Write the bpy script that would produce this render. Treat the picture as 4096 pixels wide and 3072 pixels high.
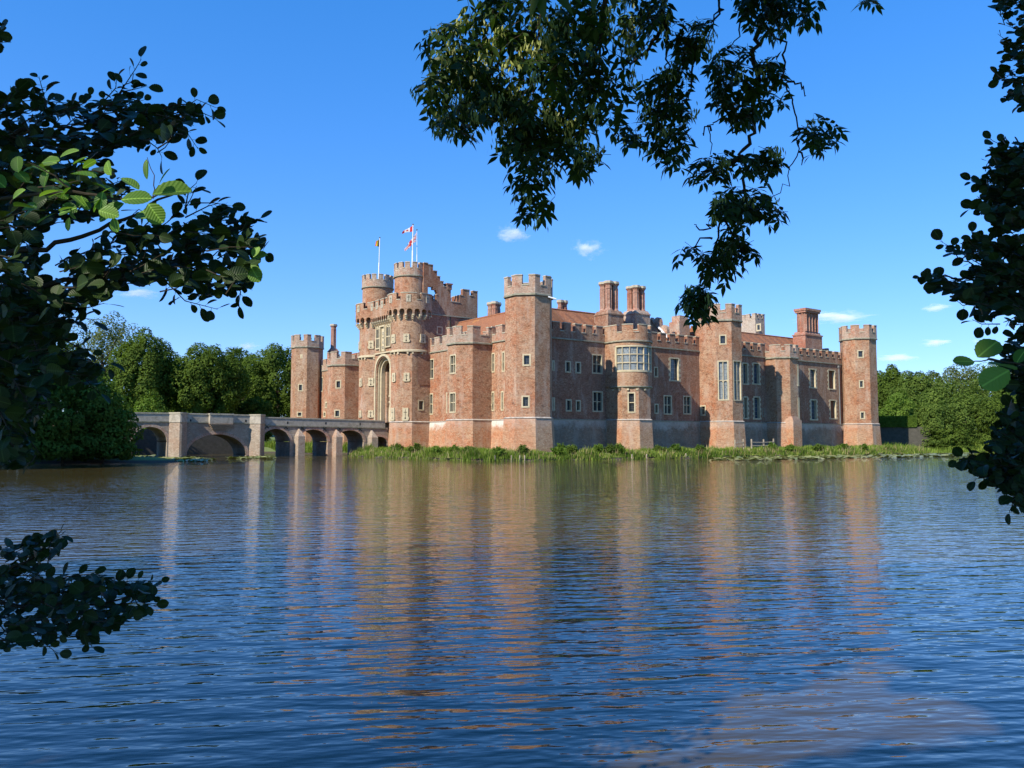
import bpy, math, random
import numpy as np
from mathutils import Vector
C = bpy.context.scene
for o in list(bpy.data.objects): bpy.data.objects.remove(o)
R = math.radians

# ------------------------------------------------------------------ camera, sky, sun, exposure
FPX, CAMH = 3250.0, 2.2
PITCH = math.atan(216 / FPX)
cam = bpy.data.cameras.new('camera'); cam.sensor_fit = 'HORIZONTAL'; cam.sensor_width = 36
cam.lens = FPX / 4096 * 36; cam.clip_start = 0.05; cam.clip_end = 12000
cam_o = bpy.data.objects.new('camera', cam); C.collection.objects.link(cam_o)
cam_o.location = (0, 0, CAMH); cam_o.rotation_euler = (R(90) + PITCH, 0, 0); C.camera = cam_o

SUN_EL = R(38)
OX, OY = 1.75, 85.0                       # axis of the near corner tower
DU = Vector((-.5868, .8097)); DV = Vector((.8097, .5868))   # along the south front / the east front
GAM = R(10.5)                               # how far the sun stands off the east front
sh = -(DV * math.cos(GAM)) - DU * math.sin(GAM); sh.normalize()
SUNV = Vector((sh.x * math.cos(SUN_EL), sh.y * math.cos(SUN_EL), math.sin(SUN_EL)))
SUN_AZ = math.atan2(sh.x, sh.y)

w = bpy.data.worlds.new('World'); C.world = w; w.use_nodes = True
nt = w.node_tree; nt.nodes.clear()
sky = nt.nodes.new('ShaderNodeTexSky'); sky.sky_type = 'NISHITA'; sky.sun_disc = False
sky.sun_elevation = SUN_EL; sky.sun_rotation = SUN_AZ; sky.air_density = 1.0; sky.dust_density = 0.0; sky.ozone_density = 3.0
hs = nt.nodes.new('ShaderNodeHueSaturation'); hs.inputs['Saturation'].default_value = 1.37
gm = nt.nodes.new('ShaderNodeGamma'); gm.inputs[1].default_value = .65          # the camera's soft shoulder on the bright sky
tn = nt.nodes.new('ShaderNodeMix'); tn.data_type = 'RGBA'; tn.blend_type = 'MULTIPLY'; tn.inputs[0].default_value = 1; tn.inputs[7].default_value = (1.3, 1.74, 2.7, 1)
bg = nt.nodes.new('ShaderNodeBackground'); bg.inputs['Strength'].default_value = 0.10
wo = nt.nodes.new('ShaderNodeOutputWorld')
nt.links.new(sky.outputs[0], hs.inputs['Color']); nt.links.new(hs.outputs[0], gm.inputs[0]); nt.links.new(gm.outputs[0], tn.inputs[6]); nt.links.new(tn.outputs[2], bg.inputs[0]); nt.links.new(bg.outputs[0], wo.inputs[0])

sl = bpy.data.lights.new('sun', 'SUN'); sl.energy = 4.6; sl.angle = R(.5); sl.color = (1, .91, .77)
so = bpy.data.objects.new('sun', sl); C.collection.objects.link(so)
so.rotation_euler = SUNV.to_track_quat('Z', 'Y').to_euler(); so.location = (-30, -40, 60)
C.view_settings.view_transform = 'Standard'; C.view_settings.look = 'None'; C.view_settings.exposure = 0.58; C.view_settings.gamma = 1
C.render.engine = 'CYCLES'; C.cycles.max_bounces = 6; C.cycles.volume_bounces = 4; C.cycles.transparent_max_bounces = 8
C.cycles.caustics_reflective = False; C.cycles.caustics_refractive = False

# ------------------------------------------------------------------ photograph <-> place
cp, sp = math.cos(PITCH), math.sin(PITCH)
def ray(x, y):
    a = (x - 2048) / FPX; b = (1536 - y) / FPX
    return Vector((a, cp - b * sp, sp + b * cp))
def at(x, y, Y):                          # the point at distance Y seen at a photo pixel
    d = ray(x, y); t = Y / d.y
    return Vector((d.x * t, Y, CAMH + d.z * t))
def W(u, v):
    return Vector((OX + u * DU.x + v * DV.x, OY + u * DU.y + v * DV.y))
ZO = {1: (1100, 860, .4069), 2: (1100, 1300, .4069), 3: (1700, 1050, .4823), 4: (2150, 1080, .29385), 5: (2150, 1400, .31646), 6: (2700, 1150, .42194), 7: (400, 1550, .5425), 8: (1400, 1380, .1929), 9: (1480, 1230, .10246)}
def px(n, x, y):
    o = ZO[n]; return o[0] + x * o[2], o[1] + y * o[2]

# ------------------------------------------------------------------ objects
class MB:
    def __init__(s): s.v = []; s.f = []; s.m = []; s.uv = []; s.sm = []
    def quad(s, pts, m=0, uv=None, smooth=False):
        i = len(s.v); s.v.extend([tuple(p) for p in pts]); s.f.append(tuple(range(i, i + len(pts)))); s.m.append(m); s.sm.append(smooth)
        if uv is None:
            a = Vector(pts[0]); n = (Vector(pts[1]) - a).cross(Vector(pts[2]) - a)
            if abs(n.z) > .8 * n.length: uv = [(p[0], p[1]) for p in pts]
            else:
                t = Vector((-n.y, n.x, 0)); t = t.normalized() if t.length > 1e-9 else Vector((1, 0, 0))
                uv = [(p[0] * t.x + p[1] * t.y, p[2]) for p in pts]
        s.uv.extend(uv)
    def prism(s, poly, z0, z1, m=0, top=True, bottom=False, poly1=None):
        # poly: list of (x,y) ccw ; poly1: other outline at the top
        q = poly1 or poly; n = len(poly)
        for i in range(n):
            a, b = poly[i], poly[(i + 1) % n]; c, d = q[(i + 1) % n], q[i]
            s.quad([(a[0], a[1], z0), (b[0], b[1], z0), (c[0], c[1], z1), (d[0], d[1], z1)], m)
        if top: s.quad([(p[0], p[1], z1) for p in q], m)
        if bottom: s.quad([(p[0], p[1], z0) for p in reversed(poly)], m)
    def obox(s, c, ax, ay, az, m=0):      # box from centre and three half-axis vectors
        c, ax, ay, az = Vector(c), Vector(ax), Vector(ay), Vector(az)
        P = [c + ax * i + ay * j + az * k for k in (-1, 1) for j in (-1, 1) for i in (-1, 1)]
        for f in ((0, 2, 3, 1), (4, 5, 7, 6), (0, 1, 5, 4), (2, 6, 7, 3), (0, 4, 6, 2), (1, 3, 7, 5)):
            s.quad([P[i] for i in f], m)
    def tube(s, pts, rad, n=6, m=0, cap=True):
        pts = [Vector(p) for p in pts]; rings = []
        for i, p in enumerate(pts):
            t = (pts[min(i + 1, len(pts) - 1)] - pts[max(i - 1, 0)])
            t = t.normalized() if t.length > 1e-9 else Vector((0, 0, 1))
            a = t.orthogonal().normalized() if i == 0 else (rings_a - t * rings_a.dot(t)).normalized()
            rings_a = a; b = t.cross(a); r = rad[i] if hasattr(rad, '__len__') else rad
            rings.append([p + (a * math.cos(2 * math.pi * k / n) + b * math.sin(2 * math.pi * k / n)) * r for k in range(n)])
        for i in range(len(rings) - 1):
            for k in range(n):
                s.quad([rings[i][k], rings[i][(k + 1) % n], rings[i + 1][(k + 1) % n], rings[i + 1][k]], m, smooth=True)
        if cap: s.quad(list(reversed(rings[0])), m); s.quad(rings[-1], m)
    def build(s, name, mats, parent=None, root=None):
        me = bpy.data.meshes.new(name)
        L = Vector(root.location) if root is not None else Vector((0, 0, 0))
        me.from_pydata([(p[0] - L.x, p[1] - L.y, p[2] - L.z) for p in s.v], [], s.f)
        for m in (mats if isinstance(mats, (list, tuple)) else [mats]): me.materials.append(m)
        me.polygons.foreach_set('material_index', s.m); me.polygons.foreach_set('use_smooth', s.sm)
        ul = me.uv_layers.new(name='UVMap'); ul.data.foreach_set('uv', [c for t in s.uv for c in t])
        me.update()
        o = bpy.data.objects.new(name, me); C.collection.objects.link(o)
        if parent is not None: o.parent = parent
        elif root is None: pass
        return o
def mesh_np(name, verts, faces, mat, uvs=None):   # faces: list of equal-length index arrays
    me = bpy.data.meshes.new(name); verts = np.asarray(verts, dtype=np.float32); faces = np.asarray(faces, dtype=np.int32)
    k = faces.shape[1]; n = len(faces)
    me.vertices.add(len(verts)); me.vertices.foreach_set('co', verts.ravel())
    me.loops.add(n * k); me.loops.foreach_set('vertex_index', faces.ravel())
    me.polygons.add(n); me.polygons.foreach_set('loop_start', np.arange(0, n * k, k, dtype=np.int32))
    if uvs is not None:
        ul = me.uv_layers.new(name='UVMap'); ul.data.foreach_set('uv', np.asarray(uvs, dtype=np.float32)[faces.ravel()].ravel())
    for m in (mat if isinstance(mat, (list, tuple)) else [mat]): me.materials.append(m)
    me.update(calc_edges=True); me.validate()
    return me
def link(name, me, parent=None, loc=None):
    o = bpy.data.objects.new(name, me); C.collection.objects.link(o)
    if parent is not None: o.parent = parent
    if loc is not None: o.location = loc
    return o
def tag(o, label=None, cat=None, group=None, kind=None):
    if label: o['label'] = label
    if cat: o['category'] = cat
    if group: o['group'] = group
    if kind: o['kind'] = kind
    return o
def thing(name, label, cat, loc=(0, 0, 0), group=None):
    o = bpy.data.objects.new(name, None); C.collection.objects.link(o); o.location = loc; o.empty_display_size = .2
    return tag(o, label, cat, group)

# ------------------------------------------------------------------ materials
def newmat(name):
    m = bpy.data.materials.new(name); m.use_nodes = True
    n = m.node_tree.nodes; n.clear()
    out = n.new('ShaderNodeOutputMaterial'); b = n.new('ShaderNodeBsdfPrincipled')
    m.node_tree.links.new(b.outputs[0], out.inputs[0]); return m, n, m.node_tree.links, b, out
def noise(n, l, vec, scale, detail=4, rough=.6):
    t = n.new('ShaderNodeTexNoise'); t.inputs['Scale'].default_value = scale; t.inputs['Detail'].default_value = detail; t.inputs['Roughness'].default_value = rough
    if vec is not None: l.new(vec, t.inputs['Vector'])
    return t.outputs['Fac']
def ramp(n, l, fac, p0, p1, c0=(0, 0, 0, 1), c1=(1, 1, 1, 1)):
    r = n.new('ShaderNodeValToRGB'); r.color_ramp.elements[0].position = p0; r.color_ramp.elements[1].position = p1
    r.color_ramp.elements[0].color = c0; r.color_ramp.elements[1].color = c1; l.new(fac, r.inputs[0]); return r.outputs[0]
def mix(n, l, fac, a, b, mode='MIX'):
    x = n.new('ShaderNodeMix'); x.data_type = 'RGBA'; x.blend_type = mode
    for s_, v in ((x.inputs[0], fac), (x.inputs[6], a), (x.inputs[7], b)):
        if hasattr(v, 'is_linked'): l.new(v, s_)
        else: s_.default_value = v if not isinstance(v, tuple) else (v + (1,) if len(v) == 3 else v)
    return x.outputs[2]
def math_n(n, l, op, a, b=None, c=None):
    x = n.new('ShaderNodeMath'); x.operation = op
    for i, v in enumerate((a, b, c)):
        if v is None: continue
        if hasattr(v, 'is_linked'): l.new(v, x.inputs[i])
        else: x.inputs[i].default_value = v
    return x.outputs[0]
def pos(n): return n.new('ShaderNodeNewGeometry').outputs['Position']
def scaled(n, l, vec, s):
    x = n.new('ShaderNodeVectorMath'); x.operation = 'MULTIPLY'; l.new(vec, x.inputs[0]); x.inputs[1].default_value = s; return x.outputs[0]

def brick_mat(name, c1, c2, mortar, pale=.5, pale_c=(.47, .32, .21), wash=0.0, dark=.5, grey=0.0, rows=.078, band=None):
    m, n, l, b, out = newmat(name)
    uv = n.new('ShaderNodeTexCoord').outputs['UV']; P = pos(n)
    t = n.new('ShaderNodeTexBrick'); l.new(uv, t.inputs['Vector']); t.inputs['Scale'].default_value = 1
    t.inputs['Brick Width'].default_value = .235; t.inputs['Row Height'].default_value = rows; t.inputs['Mortar Size'].default_value = .009
    t.inputs['Color1'].default_value = c1 + (1,); t.inputs['Color2'].default_value = c2 + (1,); t.inputs['Mortar'].default_value = mortar + (1,); t.inputs['Bias'].default_value = -.1
    col = t.outputs['Color']
    # building campaigns and repairs: broad areas of redder and browner brick
    fz = ramp(n, l, noise(n, l, scaled(n, l, P, (1, 1, .7)), .16, 3, .55), .42, .6)
    col = mix(n, l, fz, mix(n, l, 1.0, col, (1.06, .9, .83), 'MULTIPLY'), mix(n, l, 1.0, col, (1.0, 1.1, 1.13), 'MULTIPLY'))
    # patches of brick the kiln or the weather made lighter, darker, or greyer
    f1 = ramp(n, l, noise(n, l, scaled(n, l, P, (1, 1, 1.3)), .55, 8, .78), .42, .63)
    col = mix(n, l, math_n(n, l, 'MULTIPLY', f1, pale), col, pale_c)
    f2 = ramp(n, l, noise(n, l, scaled(n, l, P, (1, 1, 1.6)), 1.7, 6, .75), .5, .72)
    col = mix(n, l, math_n(n, l, 'MULTIPLY', f2, dark), col, tuple(x * .36 for x in c1))
    f3 = ramp(n, l, noise(n, l, scaled(n, l, P, (1, 1, 2.6)), 4.2, 4, .8), .5, .62)
    col = mix(n, l, math_n(n, l, 'MULTIPLY', math_n(n, l, 'MULTIPLY', f3, ramp(n, l, noise(n, l, P, .4, 4, .7), .36, .6)), .9), col, tuple(min(1, x * 1.2) for x in mortar))
    f7 = ramp(n, l, noise(n, l, scaled(n, l, P, (1, 1, 2)), 3.1, 5, .85), .34, .66)
    col = mix(n, l, 1.0, col, mix(n, l, f7, (.7, .68, .66), (1.22, 1.24, 1.24)), 'MULTIPLY')
    f5 = ramp(n, l, noise(n, l, scaled(n, l, P, (1, 1, .22)), 1.1, 5, .65), .52, .7)      # rain streaks
    col = mix(n, l, math_n(n, l, 'MULTIPLY', f5, .45), col, (.52, .43, .35))
    if grey: col = mix(n, l, math_n(n, l, 'MULTIPLY', ramp(n, l, noise(n, l, scaled(n, l, P, (1, 1, 1.5)), .9, 5, .7), .3, .6), grey), col, (.19, .165, .125))
    if wash:
        z = n.new('ShaderNodeSeparateXYZ'); l.new(P, z.inputs[0])
        h = math_n(n, l, 'ADD', z.outputs['Z'], math_n(n, l, 'MULTIPLY', noise(n, l, P, .7, 8, .8), 4.4))
        f4 = ramp(n, l, math_n(n, l, 'MULTIPLY', h, .125), .68, .78)
        col = mix(n, l, math_n(n, l, 'MULTIPLY', f4, wash), col, (.64, .59, .52))
    if band:                                            # lichen on the weathered tops
        z = n.new('ShaderNodeSeparateXYZ'); l.new(P, z.inputs[0])
        f6 = ramp(n, l, math_n(n, l, 'ADD', math_n(n, l, 'MULTIPLY', z.outputs['Z'], .05), math_n(n, l, 'MULTIPLY', noise(n, l, P, 1.3, 5, .75), .12)), band * .05 + .05, band * .05 + .085)
        col = mix(n, l, math_n(n, l, 'MULTIPLY', f6, .55), col, (.43, .37, .31))
    l.new(col, b.inputs['Base Color']); b.inputs['Roughness'].default_value = .92; b.inputs['Specular IOR Level'].default_value = .15
    bp = n.new('ShaderNodeBump'); bp.inputs['Strength'].default_value = .5; bp.inputs['Distance'].default_value = .03
    l.new(math_n(n, l, 'SUBTRACT', noise(n, l, P, 9, 4, .7), t.outputs['Fac']), bp.inputs['Height']); l.new(bp.outputs[0], b.inputs['Normal'])
    return m
B1, B2, MO = (.262, .082, .036), (.41, .165, .08), (.45, .35, .24)
BRICK = brick_mat('red_brick', B1, B2, MO, pale=.66, dark=.9, pale_c=(.44, .32, .225))
BRICK_TOP = brick_mat('lichened_brick', B1, (.44, .22, .13), (.5, .43, .35), pale=.95, pale_c=(.40, .34, .27))
BRICK_DK = brick_mat('dull_red_brick', (.20, .06, .032), (.30, .11, .058), (.34, .26, .19), pale=.28, pale_c=(.3, .2, .14), dark=.5)
CHIM_W = brick_mat('limewashed_chimney_brick', (.32, .14, .085), (.42, .25, .17), (.5, .44, .36), pale=.8, pale_c=(.44, .38, .31), dark=.5)
PLINTH = brick_mat('washed_plinth_brick', (.38, .135, .06), (.48, .22, .115), MO, pale=.75, wash=1.0)
PLINTH_T = brick_mat('tower_plinth_brick', (.36, .12, .052), (.47, .19, .09), MO, pale=.65, wash=.22)
PLINTH_G = brick_mat('grey_plinth_brick', (.22, .115, .075), (.27, .17, .11), (.33, .28, .22), pale=.6, wash=.42, grey=.55)
BRIDGE_B = brick_mat('bridge_brick', (.31, .18, .12), (.39, .27, .19), (.45, .40, .34), pale=.75, pale_c=(.40, .35, .29), dark=.4, grey=.5)
CHIM = brick_mat('chimney_brick', (.27, .085, .05), (.38, .13, .075), (.42, .30, .23), pale=.35, pale_c=(.42, .3, .24), dark=.5)
RUBBLE = brick_mat('pale_rubble_stone', (.36, .29, .23), (.47, .39, .31), (.42, .36, .29), pale=.5, pale_c=(.48, .41, .34), dark=.15, rows=.16)

def stone_mat(name, c, var=.35, rough=.85, lichen=(.28, .27, .17), la=.45):
    m, n, l, b, out = newmat(name); P = pos(n)
    col = mix(n, l, ramp(n, l, noise(n, l, P, 2.2, 6, .7), .35, .7), c, tuple(x * (1 - var) for x in c))
    col = mix(n, l, math_n(n, l, 'MULTIPLY', ramp(n, l, noise(n, l, P, 1.1, 6, .75), .5, .68), la), col, lichen)
    l.new(col, b.inputs['Base Color']); b.inputs['Roughness'].default_value = rough; b.inputs['Specular IOR Level'].default_value = .2
    bp = n.new('ShaderNodeBump'); bp.inputs['Strength'].default_value = .4; bp.inputs['Distance'].default_value = .03
    l.new(noise(n, l, P, 6, 5, .7), bp.inputs['Height']); l.new(bp.outputs[0], b.inputs['Normal']); return m
STONE = stone_mat('cream_stone', (.56, .48, .32), .25, la=.2)
CAP = stone_mat('lichened_cap_stone', (.50, .45, .34), .35, la=.45)
STRING = stone_mat('weathered_string_stone', (.34, .32, .24), .45, lichen=(.14, .15, .09), la=.6)
WASHCAP = stone_mat('limewashed_course', (.5, .45, .38), .45, la=.55, lichen=(.26, .2, .15))
LEAD = stone_mat('lead_sheet', (.2, .21, .22), .3)
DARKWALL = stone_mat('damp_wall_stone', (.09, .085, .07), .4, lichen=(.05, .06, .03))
WHITE = stone_mat('white_paint', (.8, .8, .78), .05, rough=.4, la=0)
WOOD = stone_mat('weathered_wood', (.42, .35, .26), .4, la=.2)
IRON_SLIT = stone_mat('black_iron', (.03, .03, .03), .3)
m, n, l, b, out = newmat('gold_ball'); b.inputs['Base Color'].default_value = (.8, .68, .4, 1); b.inputs['Metallic'].default_value = 1; b.inputs['Roughness'].default_value = .3; GOLD = m

def glass_mat(name, base, lead, cell):
    m, n, l, b, out = newmat(name)
    uv = n.new('ShaderNodeTexCoord').outputs['UV']
    t = n.new('ShaderNodeTexBrick'); t.offset = 0; l.new(uv, t.inputs['Vector']); t.inputs['Scale'].default_value = 1
    t.inputs['Brick Width'].default_value = cell; t.inputs['Row Height'].default_value = cell * 1.3; t.inputs['Mortar Size'].default_value = .016
    t.inputs['Color1'].default_value = base + (1,); t.inputs['Color2'].default_value = tuple(x * 2.2 for x in base) + (1,); t.inputs['Mortar'].default_value = lead + (1,)
    l.new(t.outputs['Color'], b.inputs['Base Color']); b.inputs['Roughness'].default_value = .12
    bp = n.new('ShaderNodeBump'); bp.inputs['Strength'].default_value = .25; bp.inputs['Distance'].default_value = .05
    l.new(noise(n, l, uv, 4, 2), bp.inputs['Height']); l.new(bp.outputs[0], b.inputs['Normal']); return m
GLASS = glass_mat('leaded_glass', (.012, .015, .018), (.07, .07, .065), .19)
GLASS_B = glass_mat('old_leaded_quarries', (.10, .12, .13), (.30, .30, .27), .17)
SASH = glass_mat('sash_glass', (.02, .03, .045), (.24, .24, .23), .42)
BOARD = stone_mat('drawn_brown_blind', (.16, .075, .045), .2, la=0)

def roof_mat():
    m, n, l, b, out = newmat('clay_roof_tiles'); P = pos(n); uv = n.new('ShaderNodeTexCoord').outputs['UV']
    t = n.new('ShaderNodeTexBrick'); l.new(uv, t.inputs['Vector']); t.inputs['Scale'].default_value = 1
    t.inputs['Brick Width'].default_value = .22; t.inputs['Row Height'].default_value = .16; t.inputs['Mortar Size'].default_value = .014
    t.inputs['Color1'].default_value = (.30, .11, .045, 1); t.inputs['Color2'].default_value = (.41, .165, .07, 1); t.inputs['Mortar'].default_value = (.12, .06, .04, 1)
    col = mix(n, l, math_n(n, l, 'MULTIPLY', ramp(n, l, noise(n, l, P, .9, 6, .7), .45, .7), .75), t.outputs[0], (.25, .12, .065))
    col = mix(n, l, math_n(n, l, 'MULTIPLY', ramp(n, l, noise(n, l, P, .6, 6, .8), .58, .7), .8), col, (.52, .24, .05))
    col = mix(n, l, math_n(n, l, 'MULTIPLY', ramp(n, l, noise(n, l, P, 2.5, 5, .8), .6, .72), .5), col, (.5, .42, .33))
    l.new(col, b.inputs['Base Color']); b.inputs['Roughness'].default_value = .9
    bp = n.new('ShaderNodeBump'); bp.inputs['Strength'].default_value = .7; bp.inputs['Distance'].default_value = .06
    l.new(math_n(n, l, 'SUBTRACT', noise(n, l, P, 4, 4, .7), t.outputs['Fac']), bp.inputs['Height']); l.new(bp.outputs[0], b.inputs['Normal']); return m
ROOF = roof_mat()

def leaf_mat(name, c1, c2, trans=.35, rough=.45, veins=False, spec=.35):
    m, n, l, b, out = newmat(name)
    g = n.new('ShaderNodeNewGeometry'); oi = n.new('ShaderNodeObjectInfo')
    col = mix(n, l, g.outputs['Random Per Island'], c1, c2)
    if veins:
        uv = n.new('ShaderNodeTexCoord').outputs['UV']; s = n.new('ShaderNodeSeparateXYZ'); l.new(uv, s.inputs[0])
        a = math_n(n, l, 'ABSOLUTE', s.outputs['X'])
        ph = math_n(n, l, 'SINE', math_n(n, l, 'MULTIPLY', math_n(n, l, 'SUBTRACT', s.outputs['Y'], math_n(n, l, 'MULTIPLY', a, .55)), 50))
        bp = n.new('ShaderNodeBump'); bp.inputs['Strength'].default_value = .22; bp.inputs['Distance'].default_value = .003
        l.new(ph, bp.inputs['Height']); l.new(bp.outputs[0], b.inputs['Normal'])
        rib = ramp(n, l, a, .015, .05); col = mix(n, l, rib, tuple(min(1, x * 1.5 + .005) for x in c2), col)
    else:
        P = pos(n); col = mix(n, l, ramp(n, l, noise(n, l, P, .35, 4, .6), .35, .7), col, tuple(x * .75 for x in c1))
    l.new(col, b.inputs['Base Color']); b.inputs['Roughness'].default_value = rough; b.inputs['Specular IOR Level'].default_value = spec
    tr = n.new('ShaderNodeBsdfTranslucent'); l.new(mix(n, l, 1.0, col, (1.2, 1.25, .5), 'MULTIPLY'), tr.inputs[0])
    ms = n.new('ShaderNodeMixShader'); ms.inputs[0].default_value = trans
    l.new(b.outputs[0], ms.inputs[1]); l.new(tr.outputs[0], ms.inputs[2]); l.new(ms.outputs[0], out.inputs[0]); return m
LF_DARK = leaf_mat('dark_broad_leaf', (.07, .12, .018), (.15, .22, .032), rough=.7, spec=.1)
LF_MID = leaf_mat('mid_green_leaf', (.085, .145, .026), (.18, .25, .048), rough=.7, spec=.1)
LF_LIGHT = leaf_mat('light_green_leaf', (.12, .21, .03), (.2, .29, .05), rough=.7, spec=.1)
LF_OAK = leaf_mat('olive_oak_leaf', (.10, .135, .04), (.18, .21, .07), rough=.7, spec=.1)
LF_ALDER = leaf_mat('alder_leaf', (.016, .034, .009), (.028, .055, .013), trans=.2, veins=True, spec=.2)  # darkened leaf: the shade of the crowns is put into its colour
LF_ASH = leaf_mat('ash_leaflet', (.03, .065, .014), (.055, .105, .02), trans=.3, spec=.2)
KEYS = leaf_mat('ash_keys', (.30, .36, .09), (.42, .44, .14), trans=.25)
GRASS = leaf_mat('bank_grass', (.14, .24, .03), (.40, .46, .10), trans=.4, rough=.8, spec=.08)
LAWN_G = leaf_mat('reed_blade', (.12, .22, .03), (.40, .44, .11), trans=.4, rough=.8, spec=.08)
PADS = leaf_mat('lily_pad', (.18, .22, .06), (.42, .42, .19), trans=.1, rough=.3)
BARK = stone_mat('grey_brown_bark', (.085, .065, .045), .5, lichen=(.1, .1, .06))
TWIG = stone_mat('dark_twig', (.05, .04, .028), .4, la=0)
def ground_mat():
    m, n, l, b, out = newmat('grassy_ground'); P = pos(n)
    col = mix(n, l, ramp(n, l, noise(n, l, P, .25, 6, .7), .35, .65), (.10, .15, .035), (.17, .2, .06))
    z = n.new('ShaderNodeSeparateXYZ'); l.new(P, z.inputs[0])
    col = mix(n, l, ramp(n, l, z.outputs['Z'], .12, .3), (.06, .045, .03), col)
    l.new(col, b.inputs['Base Color']); b.inputs['Roughness'].default_value = .95; return m
GROUND = ground_mat()
def water_mat():
    m, n, l, b, out = newmat('moat_water'); P = pos(n)
    col = mix(n, l, ramp(n, l, noise(n, l, P, .06, 3, .5), .4, .65), (.052, .040, .014), (.09, .070, .026))
    l.new(col, b.inputs['Base Color']); b.inputs['Roughness'].default_value = .015; b.inputs['IOR'].default_value = 1.6; b.inputs['Specular IOR Level'].default_value = .5
    rot = n.new('ShaderNodeMapping'); l.new(P, rot.inputs[0]); rot.inputs['Rotation'].default_value = (0, 0, R(-7))
    def layer(sx, sy, sc, det, k):
        return math_n(n, l, 'MULTIPLY', noise(n, l, scaled(n, l, rot.outputs[0], (sx, sy, 1)), sc, det, .55), k)
    h = math_n(n, l, 'ADD', layer(.75, 3.0, 1.15, 1, .075), layer(1, 2.6, 2.9, 1, .030))
    h = math_n(n, l, 'MULTIPLY', h, math_n(n, l, 'ADD', .5, math_n(n, l, 'MULTIPLY', noise(n, l, scaled(n, l, P, (.6, 1, 1)), .12, 4, .6), 1.0)))
    h = math_n(n, l, 'ADD', h, layer(1, 2.4, 6.5, 1, .0095))
    h = math_n(n, l, 'ADD', h, layer(.35, 1, .5, 2, .045))
    bp = n.new('ShaderNodeBump'); bp.inputs['Strength'].default_value = 1.0; bp.inputs['Distance'].default_value = WAVE
    l.new(h, bp.inputs['Height']); l.new(bp.outputs[0], b.inputs['Normal']); return m
WAVE = .4
WATER = water_mat()
def flag_mat(name, cols, wave=0):
    m, n, l, b, out = newmat(name); uv = n.new('ShaderNodeTexCoord').outputs['UV']; s = n.new('ShaderNodeSeparateXYZ'); l.new(uv, s.inputs[0])
    r = n.new('ShaderNodeValToRGB'); r.color_ramp.interpolation = 'CONSTANT'
    for i, (p, c) in enumerate(cols):
        e = r.color_ramp.elements[i] if i < 2 else r.color_ramp.elements.new(p)
        e.position = p; e.color = c + (1,)
    l.new(s.outputs['X'], r.inputs[0]); l.new(r.outputs[0], b.inputs['Base Color']); b.inputs['Roughness'].default_value = .8
    return m

# ------------------------------------------------------------------ the castle
castle = thing('castle', 'moated red brick castle with battlemented towers and a tall twin-drum gatehouse', 'castle', tuple(W(30, 30)) + (1.0,) if False else (W(30, 30).x, W(30, 30).y, 1.0))
def part(mb, name, mats, parent=None): return mb.build(name, mats, parent or castle, castle)

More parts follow.
